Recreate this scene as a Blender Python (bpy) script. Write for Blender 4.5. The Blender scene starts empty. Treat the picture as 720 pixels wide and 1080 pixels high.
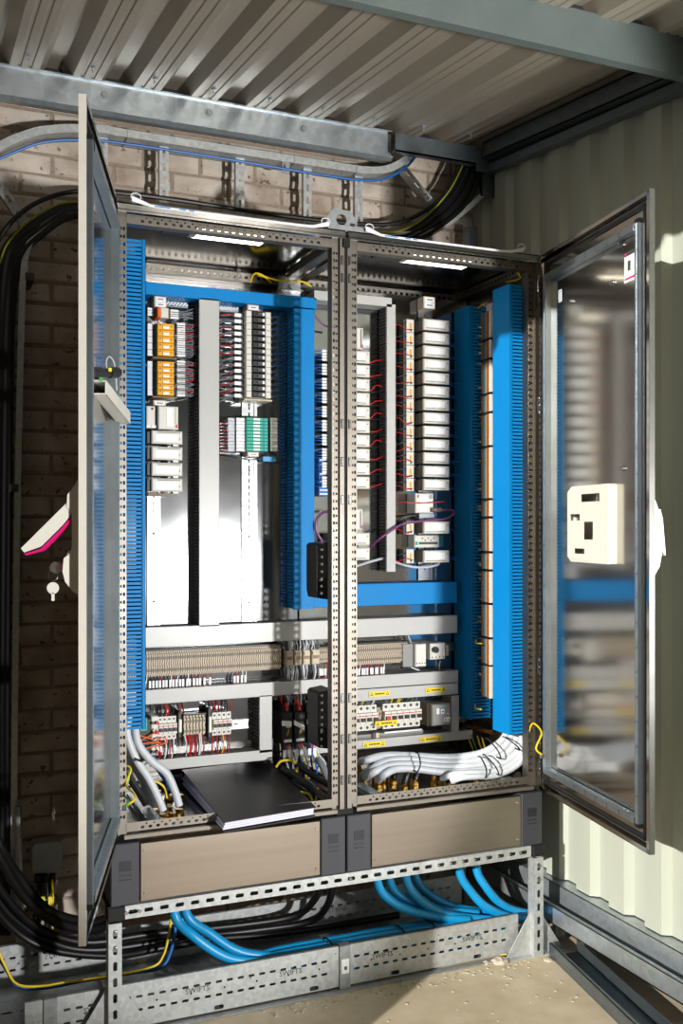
import bpy, math, random
from mathutils import Vector, Matrix
random.seed(7)
scene = bpy.context.scene
COL = scene.collection

# ------------------------------------------------------------------ camera, sky, sun, lamp, exposure
CAMX, CAMY, CAMZ, YAW, FPX, HOR = -1.36034, -3.13371, 1.60475, 0.40515, 1050.0, 556.35
cd = bpy.data.cameras.new('camera'); cam = bpy.data.objects.new('camera', cd); COL.objects.link(cam)
cam.location = (CAMX, CAMY, CAMZ); cam.rotation_euler = (math.pi/2, 0, -YAW)
cd.sensor_fit = 'AUTO'; cd.sensor_width = 36.0; cd.lens = 35.0; cd.shift_y = (HOR-540)/1080
cd.clip_start = .05; cd.clip_end = 200
scene.camera = cam

world = bpy.data.worlds.new('sky'); scene.world = world; world.use_nodes = True
wn = world.node_tree.nodes; wl = world.node_tree.links
bg = wn['Background']; sky = wn.new('ShaderNodeTexSky'); sky.sky_type = 'NISHITA'
sky.sun_disc = False; sky.sun_elevation = math.radians(16); sky.sun_rotation = math.radians(218); sky.air_density = 1.2; sky.dust_density = 1.5
wl.new(sky.outputs[0], bg.inputs['Color']); bg.inputs['Strength'].default_value = 0.009

SUN_DIR = Vector((1, .70, -.33)).normalized()      # travel direction, from the door shadows on the metal wall
sd = bpy.data.lights.new('sun', 'SUN'); sd.energy = 5.7; sd.angle = math.radians(.6); sd.color = (1, .95, .86)
so = bpy.data.objects.new('sun', sd); COL.objects.link(so); so.rotation_euler = SUN_DIR.to_track_quat('-Z', 'Y').to_euler()
so.location = (-6, -6, 5)
# photographer's lamp on a stand, right of the camera: gives the post shadow across the ducts
fd = bpy.data.lights.new('flash_lamp', 'SPOT'); fd.energy = 830; fd.shadow_soft_size = .09; fd.spot_size = math.radians(60); fd.spot_blend = .24
fd.color = (1, .985, .96)
fo = bpy.data.objects.new('flash_lamp', fd); COL.objects.link(fo); fo.location = (.86, -4.0, 1.18)
fo.rotation_euler = (Vector((-.47, .3, 2.12))-Vector(fo.location)).to_track_quat('-Z', 'Y').to_euler(); fo.scale = (.56, 1, 1)

vs = scene.view_settings
vs.view_transform = 'Standard'; vs.look = 'None'; vs.gamma = 1.0; vs.use_curve_mapping = False; vs.exposure = 0.0

# ------------------------------------------------------------------ pixel -> place on a plane that the thing touches
def P(u, v, x=None, y=None, z=None):
    a = (u-360)/FPX; b = (HOR-v)/FPX
    d = (a*math.cos(YAW)+math.sin(YAW), -a*math.sin(YAW)+math.cos(YAW), b)
    c = (CAMX, CAMY, CAMZ)
    i, val = (0, x) if x is not None else (1, y) if y is not None else (2, z)
    t = (val-c[i])/d[i]
    return Vector((c[0]+t*d[0], c[1]+t*d[1], c[2]+t*d[2]))
def PX(u, y): return P(u, 540, y=y).x
def PZ(u, v, y): return P(u, v, y=y).z

# ------------------------------------------------------------------ materials
def lin(h):
    r = [int(h[i:i+2], 16)/255 for i in (0, 2, 4)]
    return tuple(c/12.92 if c <= .04045 else ((c+.055)/1.055)**2.4 for c in r)
MATS = {}
def mat(name, hexc, rough=.5, metal=0.0, var=.12, scale=20, bump=0.0, stretch=None, hex2=None, vor=False, emit=None, spec=None, trans=0):
    m = bpy.data.materials.new(name); m.use_nodes = True; MATS[name] = m
    n = m.node_tree.nodes; l = m.node_tree.links; b = n['Principled BSDF']
    c = lin(hexc); c2 = lin(hex2) if hex2 else tuple(x*(1-var) for x in c)
    tc = n.new('ShaderNodeTexCoord'); mp = n.new('ShaderNodeMapping'); l.new(tc.outputs['Object'], mp.inputs[0])
    if stretch: mp.inputs['Scale'].default_value = stretch
    if vor:
        t = n.new('ShaderNodeTexVoronoi'); t.inputs['Scale'].default_value = scale; fac = t.outputs['Color']
        bw = n.new('ShaderNodeRGBToBW'); l.new(fac, bw.inputs[0]); fac = bw.outputs[0]
    else:
        t = n.new('ShaderNodeTexNoise'); t.inputs['Scale'].default_value = scale; t.inputs['Detail'].default_value = 5; fac = t.outputs['Fac']
    l.new(mp.outputs[0], t.inputs['Vector'])
    rp = n.new('ShaderNodeValToRGB'); rp.color_ramp.elements[0].position = .3; rp.color_ramp.elements[1].position = .7
    rp.color_ramp.elements[0].color = (*c2, 1); rp.color_ramp.elements[1].color = (*c, 1)
    l.new(fac, rp.inputs[0]); l.new(rp.outputs[0], b.inputs['Base Color'])
    b.inputs['Roughness'].default_value = rough; b.inputs['Metallic'].default_value = metal
    if spec is not None: b.inputs['Specular IOR Level'].default_value = spec
    if bump:
        bp = n.new('ShaderNodeBump'); bp.inputs['Strength'].default_value = bump; bp.inputs['Distance'].default_value = .004
        l.new(fac, bp.inputs['Height']); l.new(bp.outputs[0], b.inputs['Normal'])
    if metal > .5 and rough > .02:      # uneven polish
        t2 = n.new('ShaderNodeTexNoise'); t2.inputs['Scale'].default_value = 6; l.new(mp.outputs[0], t2.inputs['Vector'])
        mr = n.new('ShaderNodeMapRange'); mr.inputs[3].default_value = rough*.8; mr.inputs[4].default_value = rough*1.25
        l.new(t2.outputs['Fac'], mr.inputs[0]); l.new(mr.outputs[0], b.inputs['Roughness'])
    if emit:
        b.inputs['Emission Color'].default_value = (*lin(emit[0]), 1); b.inputs['Emission Strength'].default_value = emit[1]
    if trans: b.inputs['Transmission Weight'].default_value = trans
    return m
mat('stainless', 'a09f9e', .25, 1, .03, 40)
mat('frame_steel', '857f77', .46, 1, .12, 30)
mat('door_inner', 'bcb9b3', .13, 1, .03, 8)
mat('door_edge', 'e6e1d4', .5, .15, .06, 50)
mat('plinth_steel', 'a3978a', .36, 1, .06, 50, stretch=(.02, 1, 1))
mat('plate_zinc', 'b9bcbf', .10, 1, .10, 14)
mat('roof_inner', 'b2b3b4', .16, 1, .06, 40)
mat('galv', 'c3c7c8', .48, .5, .16, 70, vor=True)
mat('galv_dull', 'a4a9ab', .5, .5, .18, 60, vor=True)
mat('galv_blue', 'b7c0c6', .34, .7, .14, 40, vor=True)
mat('galv_door', 'aebac2', .30, .9, .12, 30)
mat('zinc_rail', 'a9acae', .32, 1, .1, 40)
mat('blue_duct', '0080c8', .5, 0, .05, 12, spec=.2)
mat('grey_duct', 'b9bab8', .34, 0, .04, 12)
mat('fin_grey', '8d8d89', .5, 0, .06, 20)
mat('black', '17181a', .45, 0, .2, 30)
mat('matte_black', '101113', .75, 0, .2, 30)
mat('cap_plastic', '3a3b42', .55, 0, .12, 260, bump=.15)
mat('cap_logo', '202127', .5, 0, .1, 60)
mat('rubber_cable', '121214', .42, 0, .2, 40)
mat('cream', 'e7e4d8', .45, 0, .04, 30)
mat('module_white', 'd9d7cf', .45, 0, .04, 30)
mat('module_face', 'eef0f2', .4, 0, .03, 30)
mat('module_grey', '625e57', .55, 0, .1, 40)
mat('dark_grey', '4a4a48', .5, 0, .12, 40)
mat('beige', 'c8b9a2', .5, 0, .10, 40)
mat('beige_dark', '8a7558', .55, 0, .15, 40)
mat('yellow', 'f0ab10', .45, 0, .06, 30)
mat('label_yellow', 'f4d400', .5, 0, .04, 30)
mat('teal', '17a98c', .45, 0, .08, 30)
mat('orange', 'e8641a', .45, 0, .06, 30)
mat('red', 'c4141c', .45, 0, .08, 30)
mat('white', 'eceef0', .5, 0, .04, 30)
mat('paper', 'd9d9ee', .7, 0, .06, 80, stretch=(1, 1, 40))
mat('brass', 'c59a4a', .3, 1, .15, 40)
mat('copper', '9c6a34', .35, 1, .15, 40)
mat('cable_grey', 'c2c8cf', .42, 0, .06, 20)
mat('cable_blue', '1093cf', .38, 0, .08, 20)
mat('wire_blue', '1767b8', .45, 0, .08, 20)
mat('wire_grey', '6f757c', .5, 0, .1, 20)
mat('wire_red', 'b8161e', .45, 0, .08, 20)
mat('wire_black', '1b1b1d', .5, 0, .1, 20)
mat('wire_yellow', 'e6c81a', .45, 0, .08, 20)
mat('wire_yellow_green', 'a8b01c', .45, 0, .25, 60)
mat('wire_green', '2f8f3a', .45, 0, .08, 20)
mat('wire_purple', '6e3468', .42, 0, .08, 20)
mat('wire_orange', 'e0601a', .45, 0, .08, 20)
mat('magenta', 'e0107a', .4, 0, .05, 20)
mat('brown_strip', '9a5230', .5, 0, .1, 20)
mat('strip_blue', '1c7f9c', .5, 0, .1, 20)
mat('strip_gold', 'c99a2c', .5, 0, .1, 20)
mat('beam_paint', '616c6b', .42, .1, .08, 25)
mat('channel_steel', '7b868d', .38, .8, .15, 25)
mat('roof_sheet', 'b3aa9b', .40, .35, .06, 30, stretch=(1, .05, 1))
mat('wall_sheet', 'b8beb2', .5, .1, .06, 8, stretch=(1, 1, .1))
mat('dark_foam', '2a2a2e', .9, 0, .3, 200, bump=.4)
mat('concrete', 'dfd0b6', .85, 0, .2, 9, bump=.35, hex2='c9b99c')
mat('ground', '5c564c', .95, 0, .3, 30, bump=.6)
mat('mortar', 'a39383', .95, 0, .25, 60, bump=.6)
mat('stone', 'c9bfae', .9, 0, .2, 40, bump=.5)
mat('film', 'e6eaee', .35, 0, .05, 20)
mat('film_blue', '1d7fd0', .4, 0, .05, 20)
mat('box_grey', 'c2c7c6', .55, 0, .08, 30)
mat('light_panel', 'ffffff', .4, 0, .02, 30, emit=('fff3dc', 5))
mat('knob', '151515', .35, 0, .1, 30)
mat('binder', '232326', .42, 0, .12, 120, bump=.08)
# worn painted brick
def brick_mat():
    m = bpy.data.materials.new('painted_brick'); m.use_nodes = True; MATS['painted_brick'] = m
    n = m.node_tree.nodes; l = m.node_tree.links; b = n['Principled BSDF']; b.inputs['Roughness'].default_value = .9
    g = n.new('ShaderNodeNewGeometry'); oi = n.new('ShaderNodeObjectInfo')
    t1 = n.new('ShaderNodeTexNoise'); t1.inputs['Scale'].default_value = 7; t1.inputs['Detail'].default_value = 8
    t2 = n.new('ShaderNodeTexNoise'); t2.inputs['Scale'].default_value = 38; t2.inputs['Detail'].default_value = 4
    l.new(g.outputs['Position'], t1.inputs['Vector']); l.new(g.outputs['Position'], t2.inputs['Vector'])
    r1 = n.new('ShaderNodeValToRGB'); e = r1.color_ramp.elements
    e[0].position = .3; e[0].color = (*lin('a3917f'), 1); e[1].position = .62; e[1].color = (*lin('d2c7bb'), 1)
    l.new(t1.outputs['Fac'], r1.inputs[0])
    r2 = n.new('ShaderNodeValToRGB'); e = r2.color_ramp.elements
    e[0].position = .30; e[0].color = (*lin('80604c'), 1); e[1].position = .37; e[1].color = (1, 1, 1, 1)
    l.new(t2.outputs['Fac'], r2.inputs[0])
    mx = n.new('ShaderNodeMix'); mx.data_type = 'RGBA'; mx.blend_type = 'MULTIPLY'; mx.inputs[0].default_value = .85
    l.new(r1.outputs[0], mx.inputs[6]); l.new(r2.outputs[0], mx.inputs[7]); l.new(mx.outputs[2], b.inputs['Base Color'])
    bp = n.new('ShaderNodeBump'); bp.inputs['Strength'].default_value = .5; bp.inputs['Distance'].default_value = .006
    l.new(t2.outputs['Fac'], bp.inputs['Height']); l.new(bp.outputs[0], b.inputs['Normal'])
brick_mat()

# ------------------------------------------------------------------ mesh builder
class MB:
    def __init__(s): s.v = []; s.f = []; s.m = []; s.cur = 0
    def add(s, vs, fs):
        o = len(s.v); s.v += [tuple(v) for v in vs]
        s.f += [tuple(i+o for i in f) for f in fs]; s.m += [s.cur]*len(fs); return s
    def mi(s, i): s.cur = i; return s
    def obox(s, O, A, B, C):
        O, A, B, C = map(Vector, (O, A, B, C))
        if A.cross(B).dot(C) < 0: A, B = B, A
        v = [O, O+A, O+A+B, O+B, O+C, O+A+C, O+A+B+C, O+B+C]
        return s.add(v, [(0, 3, 2, 1), (4, 5, 6, 7), (0, 1, 5, 4), (1, 2, 6, 5), (2, 3, 7, 6), (3, 0, 4, 7)])
    def box(s, x0, x1, y0, y1, z0, z1):
        return s.obox((min(x0, x1), min(y0, y1), min(z0, z1)), (abs(x1-x0), 0, 0), (0, abs(y1-y0), 0), (0, 0, abs(z1-z0)))
    def cbox(s, x0, x1, y0, y1, z0, z1, c=.003):      # box with chamfered front (low y) face
        x0, x1 = min(x0, x1), max(x0, x1); z0, z1 = min(z0, z1), max(z0, z1)
        v = [(x0, y1, z0), (x1, y1, z0), (x1, y1, z1), (x0, y1, z1), (x0, y0+c, z0), (x1, y0+c, z0), (x1, y0+c, z1), (x0, y0+c, z1),
             (x0+c, y0, z0+c), (x1-c, y0, z0+c), (x1-c, y0, z1-c), (x0+c, y0, z1-c)]
        return s.add(v, [(0, 3, 2, 1), (0, 1, 5, 4), (1, 2, 6, 5), (2, 3, 7, 6), (3, 0, 4, 7),
                         (4, 5, 9, 8), (5, 6, 10, 9), (6, 7, 11, 10), (7, 4, 8, 11), (8, 9, 10, 11)])
    def prism(s, prof, A, B, O, D):        # polygon in plane (A,B) at O, pushed along D
        O, A, B, D = map(Vector, (O, A, B, D)); n = len(prof)
        p = [O+A*a+B*b for a, b in prof]; v = p+[q+D for q in p]
        ar = sum(prof[i][0]*prof[(i+1) % n][1]-prof[(i+1) % n][0]*prof[i][1] for i in range(n))
        flip = (A.cross(B).dot(D) < 0) != (ar < 0)
        f = [tuple(range(n))[::-1], tuple(range(n, 2*n))]+[(i, (i+1) % n, n+(i+1) % n, n+i) for i in range(n)]
        if flip: f = [q[::-1] for q in f]
        return s.add(v, f)
    def tube(s, pts, r, n=8, caps=True, closed=False):
        pts = [Vector(p) for p in pts]; k = len(pts)
        rr = r if isinstance(r, (list, tuple)) else [r]*k
        ring = []; up = None
        for i, p in enumerate(pts):
            if closed: t = pts[(i+1) % k]-pts[i-1]
            else: t = pts[min(i+1, k-1)]-pts[max(i-1, 0)]
            t = t.normalized()
            if up is None:
                up = Vector((0, 0, 1)) if abs(t.z) < .9 else Vector((1, 0, 0))
            a = (up-t*up.dot(t)); a = a.normalized() if a.length > 1e-6 else t.orthogonal().normalized()
            b = t.cross(a); up = a
            ring.append([p+a*math.cos(2*math.pi*j/n)*rr[i]+b*math.sin(2*math.pi*j/n)*rr[i] for j in range(n)])
        v = [q for R in ring for q in R]; f = []
        for i in range(k if closed else k-1):
            i2 = (i+1) % k
            for j in range(n):
                j2 = (j+1) % n; f.append((i*n+j, i*n+j2, i2*n+j2, i2*n+j))
        if caps and not closed: f += [tuple(range(n))[::-1], tuple((k-1)*n+j for j in range(n))]
        return s.add(v, f)
    def cyl(s, p0, p1, r, n=12, r1=None): return s.tube([p0, p1], [r, r if r1 is None else r1], n)
    def perf(s, O, U, V, N, L, rows, t):
        """plate L long (U) made of bands stacked along V; band = (height, [(centre, half width, half height)]); real holes"""
        O, U, V, N = map(Vector, (O, U, V, N)); h0 = 0
        flip = U.cross(V).dot(N) < 0
        def face(q):
            s.add(q[::-1] if flip else q, [tuple(range(len(q)))])
        for h, holes in rows:
            def pt(a, b, c): return O+U*a+V*(h0+b)+N*c
            if not holes:
                for c, rv in ((0, 1), (t, 0)):
                    q = [pt(0, 0, c), pt(L, 0, c), pt(L, h, c), pt(0, h, c)]
                    face(q[::-1] if rv else q)
            else:
                cs = sorted(holes); bd = [0]+[(cs[i][0]+cs[i+1][0])/2 for i in range(len(cs)-1)]+[L]
                for i, (c0, hw, hh) in enumerate(cs):
                    a0, a1 = bd[i], bd[i+1]; m = h/2; k = min(hw, hh)*.5
                    oc = [(c0-hw+k, m-hh), (c0+hw-k, m-hh), (c0+hw, m-hh+k), (c0+hw, m+hh-k), (c0+hw-k, m+hh), (c0-hw+k, m+hh), (c0-hw, m+hh-k), (c0-hw, m-hh+k)]
                    co = [(a0, 0), (a1, 0), (a1, h), (a0, h)]
                    for c, rv in ((0, 1), (t, 0)):
                        for e in range(4):
                            q = [co[e], co[(e+1) % 4], oc[(2*e+1) % 8], oc[2*e]]; q = [pt(*w, c) for w in q]; face(q[::-1] if rv else q)
                            q = [co[(e+1) % 4], oc[(2*e+2) % 8], oc[2*e+1]]; q = [pt(*w, c) for w in q]; face(q[::-1] if rv else q)
                    for e in range(8):
                        q = [pt(*oc[e], 0), pt(*oc[e], t), pt(*oc[(e+1) % 8], t), pt(*oc[(e+1) % 8], 0)]; face(q)
            for q in ([pt(0, 0, 0), pt(0, 0, t), pt(0, h, t), pt(0, h, 0)], [pt(L, 0, 0), pt(L, h, 0), pt(L, h, t), pt(L, 0, t)]): face(q)
            h0 += h
        for b in (0, h0):
            q = [O+V*b, O+U*L+V*b, O+U*L+V*b+N*t, O+V*b+N*t]; face(q if b == 0 else q[::-1])
        return s
    def build(s, name, m, parent=None, smooth=False, origin=None):
        me = bpy.data.meshes.new(name)
        if origin is None:
            if parent is not None: origin = ORG[parent.name]
            else:
                xs = [v[0] for v in s.v]; ys = [v[1] for v in s.v]; zs = [v[2] for v in s.v]
                origin = Vector(((min(xs)+max(xs))/2, (min(ys)+max(ys))/2, min(zs)))
        origin = Vector(origin)
        me.from_pydata([(v[0]-origin.x, v[1]-origin.y, v[2]-origin.z) for v in s.v], [], s.f)
        for k in (m if isinstance(m, (list, tuple)) else [m]): me.materials.append(MATS[k])
        if isinstance(m, (list, tuple)): me.polygons.foreach_set('material_index', s.m)
        if smooth: me.polygons.foreach_set('use_smooth', [True]*len(me.polygons)); me.set_sharp_from_angle(angle=math.radians(40))
        me.update()
        o = bpy.data.objects.new(name, me); COL.objects.link(o); ORG[o.name] = origin
        if parent is not None:
            o.parent = parent; o.location = origin-ORG[parent.name]
        else: o.location = origin
        return o
ORG = {}
def tag(o, label=None, cat=None, group=None, kind=None):
    if label: o['label'] = label
    if cat: o['category'] = cat
    if group: o['group'] = group
    if kind: o['kind'] = kind
    return o
def thing(name, label, cat, loc, group=None):
    o = bpy.data.objects.new(name, None); COL.objects.link(o); o.location = loc; ORG[o.name] = Vector(loc)
    o.empty_display_size = .05
    return tag(o, label, cat, group)
def copy_tree(o, loc, label=None, parent=None):
    c = o.copy(); COL.objects.link(c); c.location = loc; c.parent = parent; ORG[c.name] = Vector(loc)
    if label: c['label'] = label
    for ch in list(o.children):
        d = ch.copy(); COL.objects.link(d); d.parent = c
        for g in list(ch.children):
            e = g.copy(); COL.objects.link(e); e.parent = d
    return c
def curve_pts(pts, n=6):           # Catmull-Rom through the points
    p = [Vector(q) for q in pts]
    if len(p) < 3: return p
    p = [p[0]*2-p[1]]+p+[p[-1]*2-p[-2]]; out = []
    for i in range(1, len(p)-2):
        for k in range(n):
            t = k/n; a, b, c, d = p[i-1], p[i], p[i+1], p[i+2]
            out.append(.5*((2*b)+(c-a)*t+(2*a-5*b+4*c-d)*t*t+(3*b-a-3*c+d)*t**3))
    out.append(p[-2]); return out
def wire(pts, r, m, parent, n=6, seg=5, name='wire'):
    return MB().tube(curve_pts(pts, seg), r, n).build(name, m, parent, smooth=True)
def text_mesh(txt, size, O, U, V, m, parent, name='lettering', thick=.0004, align='CENTER'):
    cu = bpy.data.curves.new('t', 'FONT'); cu.body = txt; cu.size = size; cu.align_x = align; cu.align_y = 'CENTER'; cu.extrude = thick; cu.resolution_u = 2
    to = bpy.data.objects.new('t', cu); COL.objects.link(to)
    dg = bpy.context.evaluated_depsgraph_get(); me = bpy.data.meshes.new_from_object(to.evaluated_get(dg)); 
    bpy.data.objects.remove(to); bpy.data.curves.remove(cu)
    O, U, V = Vector(O), Vector(U), Vector(V); N = U.cross(V); b = MB()
    b.add([O+U*v.co.x+V*v.co.y+N*v.co.z for v in me.vertices], [tuple(p.vertices) for p in me.polygons]); bpy.data.meshes.remove(me)
    return b.build(name, m, parent)
X3, Y3, Z3 = Vector((1, 0, 0)), Vector((0, 1, 0)), Vector((0, 0, 1))
# ------------------------------------------------------------------ the setting
WX = .98           # inner face of the metal side wall
WY = .80           # face of the bricks
def rz(y): return 3.21+.11*y
b = MB(); b.box(-30, 30, -40, -1.75, -.2, -.03); tag(b.build('ground', 'ground'), 'unseen ground in front of the shelter, darkened to cut bounced light', 'ground', kind='structure')  # out of view; tone kept dark to cut light bounced into the shelter
b = MB(); b.box(-2.7, 1.3, -1.75, 1.1, -.12, 0); floor = tag(b.build('floor', 'concrete'), 'dusty tan concrete floor slab under the frame', 'floor', kind='structure')
# brick back wall: mortar bed with bricks as parts
b = MB(); b.box(-2.6, WX+.2, WY+.006, WY+.2, 0, 3.5)
wall = tag(b.build('wall_back', 'mortar'), 'worn painted brick wall behind the cabinet', 'wall', kind='structure')
BW, BH, JT = .222, .071, .0105
def brick_mesh(k):
    r = random.Random(k); q = lambda a: r.uniform(-a, a)
    m = MB(); c = .006
    hw, hh = BW/2, BH/2
    back = [(-hw, .05, -hh), (hw, .05, -hh), (hw, .05, hh), (-hw, .05, hh)]
    mid = [(x+q(.002), .006+q(.002), z+q(.002)) for x, _, z in back]
    fr = [(x*(1-c/hw)+q(.003), q(.002), z*(1-c/hh)+q(.003)) for x, _, z in back]
    m.add(back+mid+fr+[(q(.03), -.002+q(.002), q(.01))], [(0, 1, 5, 4), (1, 2, 6, 5), (2, 3, 7, 6), (3, 0, 4, 7), (4, 5, 9, 8), (5, 6, 10, 9), (6, 7, 11, 10), (7, 4, 8, 11),
          (8, 9, 12), (9, 10, 12), (10, 11, 12), (11, 8, 12)])
    return m
proto = []
for k in range(7):
    me = bpy.data.meshes.new('brick'); m = brick_mesh(k); me.from_pydata(m.v, [], m.f); me.materials.append(MATS['painted_brick']); proto.append((me, m))
rest = MB()
row = 0; z = .02
while z < 3.40:
    off = (row % 2)*.5*(BW+JT)+.05
    x = -2.55+off
    while x < WX+.1:
        cx, cz = x+BW/2, z+BH/2; k = random.randrange(7)
        vis = (-1.32 < cx < -.58) or (cz > 2.6 and -1.3 < cx < 1.0)
        dy = random.uniform(-.003, .003)
        if vis:
            o = bpy.data.objects.new('brick', proto[k][0]); COL.objects.link(o); o.parent = wall
            o.location = Vector((cx, WY+dy, cz))-ORG[wall.name]
        else:
            m = proto[k][1]; rest.add([(v[0]+cx, v[1]+WY+dy, v[2]+cz) for v in m.v], m.f)
        x += BW+JT
    z += BH+JT; row += 1
tag(rest.build('brickwork', 'painted_brick', wall), kind='stuff')

# corrugated side wall
b = MB(); prof = []; y = WY+.012
while y > -2.0:
    for dy, dx in ((0, 0), (.085, 0), (.105, .03), (.175, .03), (.195, 0)): prof.append((y-dy, WX+dx))
    y -= .195
pts = [(p[1], p[0]) for p in prof]
n = len(pts); v = [(x, yy, 0.215) for x, yy in pts]+[(x, yy, rz(yy)+.01) for x, yy in pts]
b.add(v, [(i, i+1, n+i+1, n+i) for i in range(n-1)])
v2 = [(x+.004, yy, 0.215) for x, yy in pts]+[(x+.004, yy, rz(yy)+.01) for x, yy in pts]
b.add(v2, [(i+1, i, n+i, n+i+1) for i in range(n-1)])
tag(b.build('wall_right', 'wall_sheet'), 'off-white corrugated metal side wall', 'wall', kind='structure')

# solid side wall at the left, outside the frame (its edge shades the floor)
b = MB(); b.box(-1.62, -1.45, -1.23, WY+.2, 0, rz(-1.23)); tag(b.build('wall_left', 'mortar'), 'plain masonry side wall left of the view', 'wall', kind='structure')

# roof sheeting, ribs along y
b = MB(); px0 = P(57.5, 88, y=.7).x; pitch = .224
xs = []
for i in range(-8, 10):
    c = px0+i*pitch
    if c > WX-.05: break
    xs += [(c-.060, 0), (c-.026, .042), (c+.026, .042), (c+.060, 0), (c+.085, 0), (c+.089, .004), (c+.097, .004), (c+.101, 0), (c+.123, 0), (c+.127, .004), (c+.135, .004), (c+.139, 0)]
xs = [(x, h) for x, h in xs if x < WX+.0]; xs.append((WX+.03, 0))
n = len(xs); y0, y1 = -1.47, WY+.012
for t in (0, .003):
    v = [(x, y0, rz(y0)+h+t) for x, h in xs]+[(x, y1, rz(y1)+h+t) for x, h in xs]
    b.add(v, [(i, n+i, n+i+1, i+1) if t == 0 else (i, i+1, n+i+1, n+i) for i in range(n-1)])
ceil = tag(b.build('ceiling', 'roof_sheet'), 'beige ribbed metal roof sheeting seen from below', 'roof', kind='structure')
scr = None
for i in range(-2, 8):
    for yy in (.52, -.55):
        x = px0+i*pitch+.112+(.02 if yy < 0 else 0)
        if x > WX-.05: continue
        zz = rz(yy)
        if scr is None:
            m = MB(); m.cyl((0, 0, -.022), (0, 0, .004), .0035, 6); m.cyl((0, 0, -.008), (0, 0, -.001), .008, 8)
            scr = m.build('roof_screw', 'galv_blue', None, origin=(0, 0, 0)); o = scr
        else: o = scr.copy(); COL.objects.link(o)
        o.parent = ceil; o.location = Vector((x, yy, zz))-ORG[ceil.name]
# dark closure blocks in the rib ends over the back purlin and over the front beam
for yb in (.735, -.66):
    for i in range(-5, 9):
        c = px0+i*pitch
        if c > WX-.1: continue
        m = MB(); m.prism([(-.058, 0), (.058, 0), (.025, .04), (-.025, .04)], X3, Z3, (c, yb, rz(yb)), (0, .04, .0044)); m.build('filler_block', 'dark_foam', ceil)

def cchan(b, p0, p1, w, h, t, up=Z3, side=None, lips=True):
    """C section from p0 to p1: web h tall (up), flanges w deep towards side"""
    p0, p1 = Vector(p0), Vector(p1); D = p1-p0; side = Vector(side)
    b.obox(p0, D, up*h, side*t); b.obox(p0+side*t, D, side*(w-t), up*t); b.obox(p0+up*(h-t)+side*t, D, side*(w-t), up*t)
    if lips:
        b.obox(p0+side*(w-t), D, side*t, up*h*.16); b.obox(p0+side*(w-t)+up*(h*.84), D, side*t, up*h*.16)
# back purlin
yb = .665; zt = rz(.7)-.004
b = MB(); cchan(b, (-2.5, yb, zt-.115), (PX(412, yb), yb, zt-.115), .06, .115, .004, side=Y3)
b.box(-2.5, PX(412, yb), yb-.012, yb, zt-.006, zt)
b.prism([(0, 0), (.018, -.012), (.018, -.006), (0, .006)], Y3, Z3, (-2.5, yb-.018, zt-.115), (PX(412, yb)+2.5, 0, 0))
t = tag(b.build('roof_purlin', 'galv_blue'), 'long bright galvanised steel purlin under the roof along the brick wall', 'beam')
for u in (110, 220, 320):
    x = PX(u, yb); m = MB(); m.cyl((x, yb-.010, zt-.05), (x, yb+.001, zt-.05), .010, 6); m.cyl((x, yb-.003, zt-.05), (x, yb+.001, zt-.05), .016, 12); m.build('bolt', 'galv_dull', t)
# closing angle right of the purlin
ya = .60
b = MB(); x0, x1 = PX(417, ya), PX(502, ya); z0 = PZ(460, 166, ya); z1 = z0+.075
b.box(x0, x1, ya, ya+.006, z0, z1); b.box(x0, x1, ya, ya+.035, z0, z0+.006); b.box(x1, x1+.10, ya-.004, ya+.004, z0-.03, z1)
tag(b.build('closing_angle', 'channel_steel'), 'short folded blue-grey steel angle at the corner end of the purlin', 'beam')
yk = .64; q0, q1 = P(507, 206, y=yk), P(524, 168, y=yk)
b = MB(); b.box(q0.x, q1.x, yk, yk+.006, q0.z, q1.z); b.box(q0.x, q0.x+.006, yk, yk+.05, q0.z, q1.z)
tag(b.build('corner_bracket', 'channel_steel'), 'dark upright steel bracket under the closing angle in the roof corner', 'bracket')
# side channel under the roof edge
b = MB()
ys = (-1.45, .59)
for (xx, w, dz0, dz1) in ((.90, .006, -.072, -.002), ):
    v = []
    b.add([(xx, ys[0], rz(ys[0])+dz0), (xx, ys[1], rz(ys[1])+dz0), (xx, ys[1], rz(ys[1])+dz1), (xx, ys[0], rz(ys[0])+dz1),
           (xx+w, ys[0], rz(ys[0])+dz0), (xx+w, ys[1], rz(ys[1])+dz0), (xx+w, ys[1], rz(ys[1])+dz1), (xx+w, ys[0], rz(ys[0])+dz1)],
          [(0, 1, 2, 3), (7, 6, 5, 4), (0, 4, 5, 1), (3, 2, 6, 7), (0, 3, 7, 4), (1, 5, 6, 2)])
for x0, x1, dz in ((.90, .975, -.072), (.90, .975, -.008)):
    b.add([(x0, ys[0], rz(ys[0])+dz), (x1, ys[0], rz(ys[0])+dz), (x1, ys[1], rz(ys[1])+dz), (x0, ys[1], rz(ys[1])+dz),
           (x0, ys[0], rz(ys[0])+dz+.006), (x1, ys[0], rz(ys[0])+dz+.006), (x1, ys[1], rz(ys[1])+dz+.006), (x0, ys[1], rz(ys[1])+dz+.006)],
          [(0, 3, 2, 1), (4, 5, 6, 7), (0, 1, 5, 4), (1, 2, 6, 5), (2, 3, 7, 6), (3, 0, 4, 7)])
tag(b.build('edge_channel', 'channel_steel'), 'dark grey steel channel under the roof edge along the metal wall', 'beam')
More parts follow.
